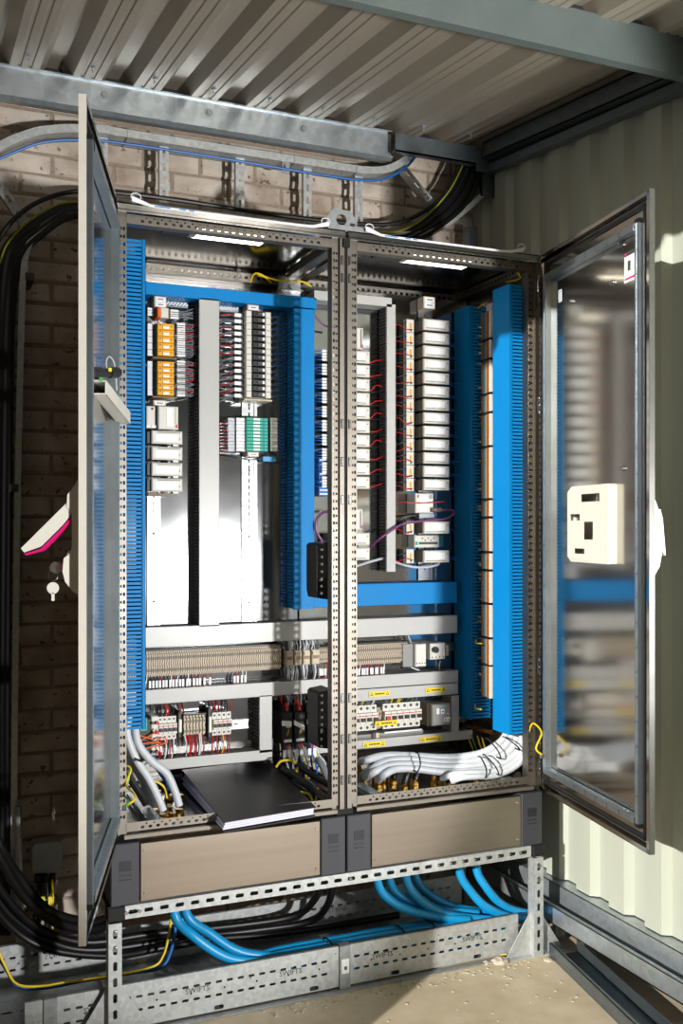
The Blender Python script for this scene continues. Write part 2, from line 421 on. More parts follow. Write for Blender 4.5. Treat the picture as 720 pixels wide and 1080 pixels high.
b = MB(); b.add([(.935, ys[0], rz(ys[0])-.108), (.978, ys[0], rz(ys[0])-.108), (.978, ys[1]+.15, rz(ys[1])-.108), (.935, ys[1]+.15, rz(ys[1])-.108),
                 (.935, ys[0], rz(ys[0])-.074), (.978, ys[0], rz(ys[0])-.074), (.978, ys[1]+.15, rz(ys[1])-.074), (.935, ys[1]+.15, rz(ys[1])-.074)],
                [(0, 3, 2, 1), (4, 5, 6, 7), (0, 1, 5, 4), (1, 2, 6, 5), (2, 3, 7, 6), (3, 0, 4, 7)])
tag(b.build('wall_girt', 'channel_steel'), 'dark steel girt along the top of the corrugated wall below the edge channel', 'beam')
# painted front beam
b = MB(); cchan(b, (-2.5, -.70, 3.012), (WX-.09, -.70, 3.012), .035, .128, .006, side=Y3, lips=False)
tag(b.build('front_beam', 'beam_paint'), 'grey-green painted steel beam crossing the top right under the roof', 'beam')
# corner post and bracket beside the cable ladder
yb = .70; x0, x1 = PX(491, yb), PX(500, yb)
b = MB(); cchan(b, (x0, yb-.03, 0), (x0, yb-.03, 2.93), .05, x1-x0, .004, up=X3, side=Y3, lips=False)
tag(b.build('corner_post', 'channel_steel'), 'thin vertical grey steel post in the corner right of the cable ladder', 'post')
# wall rail and floor channel at the foot of the metal wall
b = MB(); xr = .885
b.box(xr, xr+.004, -1.9, .62, .085, .155); b.box(xr, WX+.03, -1.9, .62, .085, .09); b.box(WX-.03, WX-.025, -1.9, .62, .085, .21)
b.box(xr, xr+.018, -1.9, .62, .151, .155); b.box(WX-.03, WX+.035, -1.9, .62, .206, .211)
tag(b.build('wall_rail', 'galv_blue'), 'upper galvanised channel running along the foot of the corrugated wall', 'rail')
p0 = P(579, 1008, z=0); p1 = P(652, 1080, z=0); D = (p1-p0); D.z = 0; D = D.normalized(); Wd = Vector((-D.y, D.x, 0))
if Wd.x < 0: Wd = -Wd
b = MB(); L = 1.3
b.obox(p0, D*L, Z3*.05, Wd*.004); b.obox(p0, D*L, Wd*.115, Z3*.004); b.obox(p0+Wd*.111, D*L, Wd*.004, Z3*.05); b.obox(p0+Z3*.046, D*L, Wd*.014, Z3*.004)
tag(b.build('floor_channel', 'channel_steel'), 'open steel channel lying on the floor in front of the corrugated wall', 'rail')
b = MB(); q = P(591, 985, y=.10); b.box(q.x-.02, q.x+.02, .10, .106, .0, .10)
for zz in (.03, .07): b.box(q.x-.006, q.x+.006, .096, .1, zz-.008, zz+.008)
tag(b.build('rail_bracket', 'galv'), 'small slotted bracket standing under the wall rail', 'bracket')

# ------------------------------------------------------------------ cable ladder on the brick wall
YL = .70
def path(pts, y=YL, n=6): return curve_pts([P(u, v, y=y) for u, v in pts], n)
def rail_strip(b, pts, d0, d1, th):
    """band following pts (in an x-z plane): spans y d0..d1, th thick in plane"""
    k = len(pts); rings = []
    for i, p in enumerate(pts):
        t = (pts[min(i+1, k-1)]-pts[max(i-1, 0)]); t.y = 0; t.normalize(); nn = Vector((-t.z, 0, t.x))
        rings.append([Vector((p.x, d0, p.z)), Vector((p.x, d1, p.z)), Vector((p.x, d1, p.z))+nn*th, Vector((p.x, d0, p.z))+nn*th])
    v = [q for r in rings for q in r]; f = []
    for i in range(k-1):
        for j in range(4): f.append((i*4+j, i*4+(j+1) % 4, (i+1)*4+(j+1) % 4, (i+1)*4+j))
    f += [(3, 2, 1, 0), tuple((k-1)*4+j for j in range(4))]
    b.add(v, f)
top = [P(0, 168, y=YL)+Vector((-.16, 0, -.30)), P(0, 168, y=YL)+Vector((-.10, 0, -.12))]+[P(u, v, y=YL) for u, v in ((0, 165), (33, 150), (55, 146), (78, 145), (120, 147), (215, 162), (300, 175), (330, 180), (375, 187), (404, 186), (427, 174), (441, 160))]
top = curve_pts(top, 6)
for p in top: p.y = YL
ztop = PZ(250, 168, YL)
for i, p in enumerate(top):      # level the straight run
    if PX(110, YL) < p.x < PX(370, YL): p.z = ztop
lad = thing('cable_ladder', 'galvanised cable ladder curving along the brick wall above the cabinet', 'cable ladder', (-.2, YL, ztop-.4))
b = MB(); rail_strip(b, top, YL-.05, YL+.05, .004); rail_strip(b, [p+Vector((0, 0, .0)) for p in top], YL-.054, YL-.05, .030); rail_strip(b, top, YL+.046, YL+.05, .03)
b.build('side_rail', 'galv', lad)
inn = [(16, 985), (17, 800), (20, 550), (23, 400), (26, 300), (31, 266), (42, 250), (55, 239), (78, 227), (110, 219)]
inn = [P(u, v, y=YL) for u, v in inn]; zl = inn[-1].z
inn += [Vector((x, YL, zl)) for x in (-.4, 0, .35)]+[P(u, v, y=YL) for u, v in ((440, 252), (465, 243), (490, 224), (505, 209), (512, 195), (512, 168))]
inn = curve_pts(inn, 6)
b = MB(); rail_strip(b, inn, YL-.05, YL+.05, .004); rail_strip(b, inn, YL-.054, YL-.05, .022); b.build('side_rail', 'galv', lad)
def rung(p0, p1):
    p0, p1 = Vector(p0), Vector(p1); U = (p1-p0); L = U.length; U.normalize(); V = Vector((-U.z, 0, U.x)); m = MB()
    nh = max(2, int(L/.052)); holes = [((i+.5)*L/nh, .015, .0055) for i in range(nh)]
    w = .036
    O = p0-V*w/2; O.y = YL-.012; m.perf(O, U, V, -Y3, L, [(w*.3, []), (w*.4, holes), (w*.3, [])], .002)
    for s in (0, w-.002): m.obox(O+V*s, U*L, V*.002, Y3*.022)
    m.build('rung', 'galv', lad)
for u, v in ((108, 148), (172, 157), (252, 170), (323, 181), (377, 188)):
    x = PX(u, YL); rung((x, YL, zl+.0), (x, YL, ztop))
rung(P(463, 226, y=YL), P(423, 178, y=YL)); rung(P(36, 252, y=YL), P(-8, 186, y=YL))
x = PX(297, YL)
b = MB(); b.box(x-.016, x+.016, YL-.05, YL-.046, ztop-.045, ztop+.01); b.cyl((x, YL-.062, ztop-.022), (x, YL-.046, ztop-.022), .008, 6); b.build('coupling', 'galv_dull', lad)
for u in (131, 305, 370): x = PX(u, YL); m = MB(); m.box(x, x+.003, YL-.056, YL+.05, ztop-.004, ztop+.034); m.build('rail_joint', 'galv_dull', lad)
# bracket at the wall beside the left rail (clip) and rail ties
for u, v in ((31, 293), (14, 515)):
    q = P(u, v, y=YL-.04); m = MB(); m.box(q.x-.016, q.x+.016, YL-.06, YL+.098, q.z-.014, q.z+.014); m.cyl((q.x, YL-.064, q.z), (q.x, YL-.058, q.z), .007, 8); m.build('clip', 'dark_grey', lad)

# cables lying in the ladder
def ladder_cable(name, label, cat, px, r, m, y=YL-.03, extra=None, group=None):
    p = [P(u, v, y=y) for u, v in px]
    if extra: p += [Vector(q) for q in extra]
    return tag(MB().tube(curve_pts(p, 6), r, 8).build(name, m, smooth=True), label, cat, group)
ladder_cable('blue_cable', 'thin blue cable clipped along the top rail of the cable ladder', 'cable',
             [(-6, 170), (0, 167), (33, 153.5), (55, 149), (78, 147.6), (120, 150), (215, 164), (300, 178), (330, 183), (375, 189.5), (404, 189), (427, 177), (440, 163)], .0055, 'wire_blue', y=YL-.056)
blk = ladder_cable('black_cable', 'single black cable running highest across the ladder rungs', 'cable',
             [(-14, 275), (0, 250), (15, 231), (40, 213), (78, 202), (130, 204), (200, 213), (300, 228), (400, 237), (440, 227), (470, 203), (484, 175), (488, 163)], .009, 'rubber_cable', y=YL-.05)
ladder_cable('earth_cable', 'thin yellow-green earth cable on the outside of the black cable bundle', 'cable',
             [(-6, 292), (0, 276), (10, 254), (40, 226), (78, 213), (150, 222), (300, 238), (400, 246), (440, 235), (470, 206), (486, 178), (490, 164)], .0036, 'wire_yellow_green', y=YL-.055)
ords = ('outermost', 'second', 'third', 'fourth', 'fifth', 'innermost')
for i in range(6):
    d = i*.85; e = i
    p = [(9-3*(5-i)*1.0, 985), (6-3.0*(5-i), 800), (8-3*(5-i), 550), (10-3*(5-i), 400), (12-3.1*(5-i), 330), (20-3*(5-i), 277+2*i-12), (42-1.2*(5-i), 236+2.4*i), (78, 216+2.2*i), (130, 224+2*i), (300, 242+2*i), (405, 249+2*i),
         (440+e, 240+2.0*e), (470+3.0*e, 210+2.4*e), (487+3.2*e, 182+1.8*e), (492+3.2*e, 160+1.0*e)]
    ladder_cable('power_cable', f'thick black power cable, {ords[i]} of the bundle bending through the ladder', 'cable', p, .015, 'rubber_cable', y=YL-.03-(i % 2)*.012, group='black cables in the ladder')

# conduit foot and wall bracket at the far left
q = P(17, 900, y=YL-.01)
b = MB(); b.tube([(q.x+.006, YL-.075, .05), (q.x+.002, YL-.075, .60)], .012, 12); b.tube([(q.x+.004, YL-.075, .215), (q.x+.004, YL-.075, .262)], .017, 12)
tag(b.build('conduit', 'galv', smooth=True), 'short galvanised conduit pipe with a collar beside the ladder foot', 'pipe')
b = MB(); z0 = PZ(3, 905, .74); x1 = PX(10, .74)
b.perf((x1-.22, .76, z0), X3, Z3, -Y3, .22, [(.013, []), (.014, [(.03, .016, .006), (.08, .016, .006), (.13, .016, .006), (.18, .016, .006)]), (.013, [])], .002)
b.box(x1-.22, x1, .76, .80, z0, z0+.002); b.box(x1-.22, x1, .76, .80, z0+.038, z0+.04)
tag(b.build('wall_strut', 'galv'), 'short slotted strut fixed to the bricks at the left edge', 'bracket')

# junction box with cable tails
yj = WY-.075
j = thing('junction_box', 'grey rounded junction box on the brick wall left of the cabinet', 'junction box', P(50, 921, y=yj)+Vector((0, .04, 0)))
a0, a1 = P(33, 921, y=yj), P(66, 885, y=yj)
b = MB(); c = .012; w, h = a1.x-a0.x, a1.z-a0.z
prof = [(c, 0), (w-c, 0), (w, c), (w, h-c), (w-c, h), (c, h), (0, h-c), (0, c)]
b.prism(prof, X3, Z3, a0, (0, .055, 0)); b.build('body', 'box_grey', j)
b = MB(); b.prism([(x*.96+.02*w, z*.96+.02*h) for x, z in prof], X3, Z3, a0-Y3*.014, (0, .014, 0)); b.build('lid', 'box_grey', j)
for i, (u, v0) in enumerate(((40, 922), (47, 922), (55, 922))):
    q = P(u, v0, y=yj+.03); m = MB(); m.cyl(q, q-Z3*.03, .013, 10); m.cyl(q-Z3*.03, q-Z3*.045, .009, 10); m.build('cable_gland', 'black', j)
tails = [('leftmost', [(40, 930), (39, 955), (30, 985), (10, 1004), (-12, 1012)]), ('second', [(44, 930), (44, 955), (36, 985), (18, 1008), (-12, 1020)]), ('third', [(47, 930), (49, 965), (46, 995), (30, 1012), (-10, 1022)]), ('rightmost', [(53, 930), (53, 965), (50, 995), (36, 1014), (0, 1026)])]
for nm, px in tails:
    tag(MB().tube(curve_pts([P(u, v, y=yj+.02-.1*max(0, (v-960)/60)) for u, v in px], 6), .008, 8).build('tail_cable', 'rubber_cable', smooth=True), f'{nm} black cable hanging from the grey junction box', 'cable', 'cables under the junction box')
for u, nm in ((44.5, 'left'), (53, 'right')):
    q0, q1 = P(u, 946, y=yj-.01), P(u+1, 960, y=yj-.02)
    m = MB(); m.obox(q0-X3*.008, X3*.017, q1-q0, Y3*.006); tag(m.build('cable_tag', 'label_yellow'), f'yellow cable marker tag on the {nm} cable below the junction box', 'tag')
tag(MB().tube(curve_pts([P(u, v, y=yj-.01) for u, v in ((55, 928), (56, 950), (55, 975), (58, 992))], 5), .004, 6).build('earth_wire', 'wire_yellow', smooth=True), 'thin yellow earth wire hanging from the junction box', 'wire')
tag(MB().tube(curve_pts([P(u, v, y=yj) for u, v in ((56, 938), (50, 949), (44, 946), (36, 952), (28, 961), (19, 961))], 5), .0035, 6).build('green_wire', 'wire_green', smooth=True), 'thin green wire looping from the junction box to the conduit', 'wire')
# ------------------------------------------------------------------ enclosures
ZC, ZT, DEP = .62, 2.62, .60
YP = .46            # mounting plate front
YD = .38            # front of the ducts on the plate
def holes(L, pitch, hw, hh, m0=.03): 
    n = int((L-2*m0)/pitch); s = (L-(n-1)*pitch)/2
    return [(s+i*pitch, hw, hh) for i in range(n)]
def post(b, xo, sgn, y0, sy, z0, z1, lip=.016, strip=.025):
    """corner post; xo outer face, sgn +1 if the opening is at +x; lip then perforated strip"""
    L = z1-z0
    b.box(xo, xo+sgn*lip, y0, y0+sy*.05, z0, z1)
    xs = xo+sgn*lip
    b.perf((xs, y0+sy*.014, z0), Z3, X3*sgn, -Y3*sy, L, [(strip*.12, []), (strip*.4, holes(L, .025, .0042, .0034)), (strip*.36, holes(L, .025, .0060, .0034)), (strip*.12, [])], .002)
    b.box(xs+sgn*(strip-.002), xs+sgn*strip, y0+sy*.014, y0+sy*.05, z0, z1)
def slots_on(parent, x, y, zs):
    for z in zs:
        m = MB(); m.box(x-.003, x+.003, y-.0015, y+.002, z-.012, z+.012); m.box(x-.005, x+.005, y-.003, y, z-.002, z+.002); m.build('hinge_slot', 'dark_grey', parent)
def enclosure(x0, x1, side, label):
    e = thing('electrical_enclosure', label, 'electrical cabinet', ((x0+x1)/2, DEP/2, ZC))
    # posts
    for xo, s in ((x0, 1), (x1, -1)):
        b = MB(); post(b, xo, s, 0, 1, ZC+.02, ZT-.02); fp = b.build('frame_post', 'frame_steel', e)
        b = MB(); post(b, xo, s, DEP-.01, -1, ZC+.02, ZT-.02); b.build('frame_post', 'frame_steel', e)
        inner_hinge = (side == 'left' and s == -1) or (side == 'right' and s == 1)
        if inner_hinge:
            for zz in (ZT-.10, ZT-.16, 1.96, 1.83, 1.70, 1.02, .88, .74): 
                m = MB(); m.cbox(xo+s*.003, xo+s*.013, -.004, .002, zz-.016, zz+.016, .002); m.box(xo+s*.006, xo+s*.010, -.0055, 0, zz-.011, zz-.003); m.box(xo+s*.006, xo+s*.010, -.0055, 0, zz+.003, zz+.011); m.build('latch_plate', 'stainless', e)
    W = x1-x0
    for yf, sy in ((0, 1), (DEP-.01, -1)):
        for zt in (0, 1):
            b = MB(); zz = ZT-.055 if zt else ZC+.028
            if sy > 0:
                b.perf((x0+.04, .010, zz), X3, Z3, Y3, W-.08, [(.003, []), (.012, holes(W-.08, .025, .0055, .0042)), (.009, [(c+.0125, .0026, .0026) for c, _, _ in holes(W-.08, .025, 1, 1)][:-1]), (.003, [])], .002)
                b.box(x0+.04, x1-.04, .012, .05, zz-.002, zz)
                if not zt: b.box(x0+.03, x1-.03, -.012, .03, ZC+.010, ZC+.022)
            else:
                b.perf((x0+.03, DEP-.06, zz-.012), X3, Z3, Y3, W-.06, [(.008, []), (.015, holes(W-.06, .025, .0065, .0058)), (.008, [])], .002)
                b.box(x0+.03, x1-.03, DEP-.058, DEP-.012, zz-.014, zz-.012); b.box(x0+.03, x1-.03, DEP-.058, DEP-.012, zz+.019, zz+.021)
            b.build('frame_rail', 'frame_steel', e)
    for xo, s in ((x0, 1), (x1, -1)):
        for zz in (ZT-.055, ZC+.03):
            b = MB(); L = DEP-.12
            b.perf((xo+s*.041, .06, zz), Y3, Z3, X3*s, L, [(.005, []), (.015, holes(L, .025, .0058, .005)), (.008, [])], .002)
            b.box(xo+s*.005, xo+s*.041, .05, DEP-.05, zz-.002, zz); b.build('side_rail', 'frame_steel', e)
    # skins
    b = MB(); b.box(x0, x1, -.012, DEP, ZT-.022, ZT-.020); b.box(x0, x1, -.012, DEP, ZT-.004, ZT); b.box(x0, x1, -.012, -.010, ZT-.028, ZT); b.box(x0, x0+.002, -.01, DEP, ZT-.022, ZT); b.box(x1-.002, x1, -.01, DEP, ZT-.022, ZT); b.build('roof_panel', 'roof_inner', e)
    b = MB(); b.box(x0+.01, x1-.01, DEP-.008, DEP, ZC+.01, ZT-.01); b.build('back_panel', 'stainless', e)
    b = MB(); b.box(x0+.01, x1-.01, .045, DEP-.01, ZC+.012, ZC+.016); b.build('gland_plate', 'roof_inner', e)
    xs = x0 if side == 'left' else x1
    b = MB(); b.box(xs, xs+(.003 if side == 'left' else -.003), .052, DEP, ZC, ZT-.02); b.build('side_panel', 'stainless', e)
    return e
encL = enclosure(-.788, -.006, 'left', 'left stainless steel electrical enclosure with its door swung open, holding blue and grey cable ducts')
encR = enclosure(.006, .788, 'right', 'right stainless steel electrical enclosure with its door open, holding rows of white modules')
# mounting plates and the black seal between the frames
b = MB(); b.box(-.745, -.004, YP, YP+.003, .80, 2.50); b.box(-.745, -.743, YP, YP+.02, .8, 2.5); b.build('mounting_plate', 'plate_zinc', encL)
b = MB(); b.box(.004, .745, YP, YP+.003, .80, 2.54); b.box(.743, .745, YP, YP+.02, .8, 2.54); b.build('mounting_plate', 'plate_zinc', encR)
b = MB(); b.box(-.005, .005, .004, .05, ZC+.02, ZT-.03); b.box(-.012, .012, -.008, .02, ZT-.055, ZT-.022); b.build('baying_seal', 'matte_black', encL)
b = MB(); b.box(-.03, .03, .008, .04, ZC-.002, ZC+.03); b.build('corner_block', 'matte_black', encR)
# earth studs, corner bracket at the top of the plate joint
q = P(350, 410, y=YP) if False else P(308, 299, y=YP-.02)
b = MB(); b.box(q.x-.05, q.x+.04, YP-.035, YP-.005, q.z-.03, q.z-.026); b.box(q.x-.05, q.x+.04, YP-.004, YP-.001, q.z-.05, q.z+.03); b.cyl((q.x, YP-.02, q.z-.01), (q.x, YP-.002, q.z-.01), .011, 6); b.build('plate_bracket', 'zinc_rail', encL)
# white protective film peeling off the roof front edges
def film(enc, x0, x1):
    b = MB(); pts = []; n = 14
    for i in range(n+1):
        t = i/n; x = x0+(x1-x0)*t; e = min(t, 1-t)*(x1-x0); lift = max(0, 1-e/.05)
        pts.append((x, lift))
    v = []
    for x, l in pts:
        wx = (.012*l*l if x > (x0+x1)/2 else -.012*l*l)
        v += [(x+wx, -.0125, ZT-.006+.0*l+.012*l), (x+wx, -.0135-.004*l, ZT+.0015+.020*l), (x, .03, ZT+.0015+.004*l)]
    f = []
    for i in range(n):
        for j in range(2): f.append((i*3+j, i*3+j+1, (i+1)*3+j+1, (i+1)*3+j))
    b.add(v, f)
    o = b.build('protective_film', ['film'], enc)
    m = MB(); 
    for xx, w in ((x0+.06, .05), (x0+.14, .02), (x0+.17, .018), ):
        m.box(xx, xx+w, -.0142, -.0128, ZT-.003, ZT+.0005)
    m.box(x0+.05, x1-.05, .004, .012, ZT+.0016, ZT+.0026)
    m.build('film_print', 'film_blue', o)
    for s, xe in ((-1, x0), (1, x1)):
        m = MB(); pts = [(xe+s*(.016*math.cos(a)), -.016, ZT+.020+.012*math.sin(a)) for a in [k*math.pi/5-.8 for k in range(8)]]
        m.tube(pts, .002, 5); m.build('film_curl', 'film', o)
film(encL, P(143, 225, y=-.012).x, P(343, 245, y=-.012).x); film(encR, P(389, 250, y=-.012).x, P(549, 268, y=-.012).x)
# lifting bracket across the two roofs
q = P(359.4, 232, y=.03)
b = MB(); cx, cz, r = q.x, q.z, .0195; k = 20
outer = [(-.055, -.028), (.06, -.028), (.06, .0), (.035, .034), (-.03, .036), (-.055, .005)]
def ray_poly(a, poly):
    d = (math.cos(a), math.sin(a)); best = None
    for i in range(len(poly)):
        (x1, y1), (x2, y2) = poly[i], poly[(i+1) % len(poly)]; ex, ey = x2-x1, y2-y1; den = d[0]*ey-d[1]*ex
        if abs(den) < 1e-9: continue
        t = (x1*ey-y1*ex)/den; s = (x1*d[1]-y1*d[0])/den
        if t > 0 and -1e-6 <= s <= 1+1e-6: best = t if best is None else min(best, t)
    return (d[0]*best, d[1]*best)
angs = sorted([2*math.pi*i/k for i in range(k)]+[math.atan2(y, x) % (2*math.pi) for x, y in outer])
ro = [ray_poly(a, outer) for a in angs]; ri = [(r*math.cos(a), r*math.sin(a)) for a in angs]; n = len(angs)
v = []
for yy in (.026, .034):
    v += [(cx+x, yy, cz+z) for x, z in ro]+[(cx+x, yy, cz+z) for x, z in ri]
f = []
for i in range(n):
    j = (i+1) % n
    f += [(i, j, n+j, n+i), (2*n+j, 2*n+i, 3*n+i, 3*n+j), (j, i, 2*n+i, 2*n+j), (n+i, n+j, 3*n+j, 3*n+i)]
b.add(v, f); lb = b.build('lifting_bracket', 'galv_dull'); tag(lb, 'grey steel lifting bracket with a round eye on the roof joint', 'bracket')
ORG[lb.name] = ORG[lb.name]
m = MB(); m.box(cx-.06, cx+.075, .0, .06, ZT+.0005, cz-.027); m.build('foot_plate', 'galv_dull', lb)
m = MB(); m.cyl((cx+.045, .012, cz-.027), (cx+.045, .012, cz-.016), .010, 6); m.build('bolt', 'zinc_rail', lb)
m = MB(); m.cyl((P(548, 265, y=.02).x+.03, .02, ZT), (P(548, 265, y=.02).x+.03, .02, ZT+.012), .010, 8); m.build('roof_plug', 'zinc_rail', encR)
m = MB(); m.cyl((-.765, .02, ZT), (-.765, .02, ZT+.012), .012, 8); m.build('roof_plug', 'zinc_rail', encL)

# ------------------------------------------------------------------ doors (local: a along the leaf from the hinge, b towards the inside, z)
class Door(MB):
    def __init__(s, hinge, free, inner):
        super().__init__(); s.h = Vector((*hinge, 0)); d = Vector((free[0]-hinge[0], free[1]-hinge[1], 0)); s.d = d.normalized(); n = Vector((-s.d.y, s.d.x, 0))
        s.n = n if n.x*inner > 0 else -n
    def w(s, a, bb, z): return s.h+s.d*a+s.n*bb+Z3*z
    def bx(s, a0, a1, b0, b1, z0, z1): return s.obox(s.w(a0, b0, z0), s.d*(a1-a0), s.n*(b1-b0), Z3*(z1-z0))
    def fresh(s): s.v = []; s.f = []; s.m = []; s.cur = 0; return s
def make_door(enc, hinge, free, inner, lab):
    D = Door(hinge, free, inner); L = .768; z0, z1 = ZC+.012, ZT-.008; T = .017
    D.bx(0, L, 0, .002, z0, z1)                                   # sheet
    for a0, a1 in ((0, .0025), (L-.0025, L)): D.bx(a0, a1, 0, T, z0, z1)
    for a0, a1 in ((0, .014), (L-.016, L)): D.bx(a0, a1, T-.002, T, z0, z1)
    for q0, q1 in ((z0, z0+.0025), (z1-.0025, z1)): D.bx(0, L, 0, T, q0, q1)
    for q0, q1 in ((z0, z0+.014), (z1-.014, z1)): D.bx(0, L, T-.002, T, q0, q1)
    door = D.build('door', 'door_inner', enc); tag(door, lab)
    D.fresh(); D.bx(L, L+.0012, -.0005, T+.0005, z0, z1); D.build('door_edge', 'door_edge' if inner > 0 else 'stainless', door)
    # gasket
    D.fresh(); g0, g1 = .030, L-.034
    for a0, a1, q0, q1 in ((g0, g0+.01, z0+.03, z1-.03), (g1-.01, g1, z0+.03, z1-.03), (g0, g1, z0+.03, z0+.04), (g0, g1, z1-.04, z1-.03)): D.bx(a0, a1, .002, .012, q0, q1)
    D.build('gasket', 'black', door)
    # perforated tubular frame
    t0, t1 = .050, L-.050; w = .020; zz0, zz1 = z0+.075, z1-.085
    def tube(a0, a1, q0, q1, vertical, cap=False):
        D.fresh(); Lg = (q1-q0) if vertical else (a1-a0)
        hs = [(c+d, .0035, .0032) for c, _, _ in holes(Lg, .075, 1, 1) for d in (0,)]
        if vertical:
            for k in (0, 1):
                ww = (a1-a0)/2
                D.perf(D.w(a0+k*ww, .024, q0), Z3, D.d, D.n, Lg, [(ww*.3, []), (ww*.45, hs), (ww*.25, [])], .0015)
            D.bx(a0, a0+.0015, .002, .024, q0, q1); D.bx(a1-.0015, a1, .002, .024, q0, q1); D.bx(a0+.5*(a1-a0)-.001, a0+.5*(a1-a0)+.001, .023, .027, q0, q1)
        else:
            for k in (0, 1):
                ww = (q1-q0)/2
                D.perf(D.w(a0, .028, q0+k*ww), D.d, Z3, D.n, Lg, [(ww*.3, []), (ww*.45, hs), (ww*.25, [])], .0015)
            D.bx(a0, a1, .004, .028, q0, q0+.0015); D.bx(a0, a1, .004, .028, q1-.0015, q1)
            # slots along the edge facing the opening
            D.perf(D.w(a0, .006, q1), D.d, D.n, Z3, Lg, [(.005, []), (.010, holes(Lg, .025, .009, .0035)), (.006, [])], .0015)
        return D.build('stiffener_tube', 'galv_door', door)
    tube(t0, t0+w, zz0, zz1, True); tube(t1-w, t1, zz0, zz1, True); tube(t0+w, t1-w, zz0, zz0+w, False); tube(t0+w, t1-w, zz1-w, zz1, False)
    for q in (zz0-.010, zz1): D.fresh(); D.bx(t1-w, t1+.004, .003, .026, q, q+.012); D.build('tube_cap', 'black', door)
    # hinges
    for zz in (z0+.08, 1.09, 2.06, z1-.10):
        D.fresh(); D.cyl(D.w(-.006, .016, zz-.03), D.w(-.006, .016, zz+.03), .006, 8); D.bx(-.006, .02, .012, .020, zz-.022, zz-.004); D.bx(-.006, .02, .012, .020, zz+.004, zz+.022)
        D.build('hinge', 'stainless', door, smooth=True)
    return D, door, L, z0, z1
DL, doorL, LL, z0L, z1L = make_door(encL, (-.798, -.030), (-1.000, -.735), 1, 'open left door leaf, stainless inside with a perforated tube frame')
DR, doorR, LR, z0R, z1R = make_door(encR, (.792, -.022), (.662, -.78), -1, 'open right door leaf with brushed inside, sticker and cream cover')
# right door: screws, stickers, cream cover
def on_door(D, u, v, inner=.0022):
    """local (a, z) of a photo point on the inside of the leaf"""
    a = (u-360)/FPX; bb = (HOR-v)/FPX
    d = Vector((a*math.cos(YAW)+math.sin(YAW), -a*math.sin(YAW)+math.cos(YAW), bb)); c = Vector((CAMX, CAMY, CAMZ)); p0 = D.w(0, inner, 0)
    t = (p0-c).dot(D.n)/d.dot(D.n); q = c+d*t
    return (q-D.h).dot(D.d), q.z
for u, v in ((602.5, 318), (646, 298), (655, 258), (657, 494)):
    a, z = on_door(DR, u, v); DR.fresh(); DR.cyl(DR.w(a, .002, z), DR.w(a, .012, z), .0065, 10); DR.cyl(DR.w(a, .002, z), DR.w(a, .004, z), .010, 10); DR.build('screw', 'zinc_rail', doorR)
a0, zA = on_door(DR, 658.3, 252); a1, zB = on_door(DR, 670, 259); 
DR.fresh(); DR.bx(a0, a0+.072, .0022, .003, 2.37, 2.465); s = DR.build('sticker', 'white', doorR)
DR.fresh(); DR.bx(a0, a0+.072, .003, .0034, 2.452, 2.465); DR.bx(a0+.022, a0+.038, .003, .0034, 2.405, 2.435); DR.build('sticker_print', 'dark_grey', doorR)
DR.fresh(); DR.bx(a0+.004, a0+.014, .0034, .0038, 2.454, 2.463); DR.bx(a0+.005, a0+.067, .003, .0034, 2.378, 2.384); DR.build('sticker_stripe', 'magenta', doorR)
a, z = on_door(DR, 590.5, 312); DR.fresh(); DR.bx(a-.012, a+.012, .0022, .003, z-.022, z+.022); s = DR.build('code_label', 'module_face', doorR)
DR.fresh()
for i in range(5): DR.bx(a-.007, a+.005, .003, .0033, z-.019+i*.008, z-.015+i*.008)
DR.build('label_print', 'dark_grey', doorR)
# cream cover: open box with cut-outs and chamfered corners
a0, zb = on_door(DR, 600, 588, .05); a1, zt = on_door(DR, 641, 516, .05)
a1e, _ = on_door(DR, 640, 550, .05)
H = .032; z0, z1 = on_door(DR, 620, 588, H)[1], on_door(DR, 620, 518, H)[1]
DR.fresh()
A0, A1 = on_door(DR, 598, 550, H)[0], on_door(DR, 640, 550, H)[0]
if A0 > A1: A0, A1 = A1, A0
wA, hA = A1-A0, z1-z0
cut = [(.36, .82, .84, .96), (.08, .33, .56, .66), (.43, .66, .27, .54), (.19, .45, .05, .13)]
xsb = sorted({0, 1}|{c for q in cut for c in q[:2]}); zsb = sorted({0, 1}|{c for q in cut for c in q[2:]})
for i in range(len(xsb)-1):
    for k in range(len(zsb)-1):
        cxm, czm = (xsb[i]+xsb[i+1])/2, (zsb[k]+zsb[k+1])/2
        if any(q[0] < cxm < q[1] and q[2] < czm < q[3] for q in cut): continue
        DR.bx(A0+.0+wA*xsb[i], A0+wA*xsb[i+1], H-.002, H, z0+hA*zsb[k], z0+hA*zsb[k+1])
ch = .022
for (za, zc2) in ((z0, z0-.018), (z1, z1+.018)):      # sloped top and bottom
    p = [DR.w(A0+.0, H, za), DR.w(A1, H, za), DR.w(A1, H, zc2), DR.w(A0+.02, H-.004, zc2)]
    DR.add(p+[q-DR.n*.002 for q in p], [(0, 1, 2, 3), (7, 6, 5, 4), (0, 3, 7, 4), (1, 2, 6, 5), (2, 3, 7, 6), (0, 1, 5, 4)])
    DR.obox(DR.w(A0+.02, .002, zc2), DR.d*(wA-.02), DR.n*(H-.008), Z3*.002)
for aa in (A0, A1-.002): DR.bx(aa, aa+.002, .002, H, z0, z1)
p = [DR.w(A1, H, z0-.018), DR.w(A1, H, z1+.018), DR.w(A1+.008, H-.008, z1+.016), DR.w(A1+.008, H-.008, z0-.016)]
DR.add(p+[q-DR.n*.002 for q in p], [(0, 1, 2, 3), (7, 6, 5, 4), (2, 3, 7, 6)]); DR.bx(A1+.006, A1+.008, .002, H-.008, z0-.016, z1+.016)
DR.build('lock_cover', 'cream', doorR); 
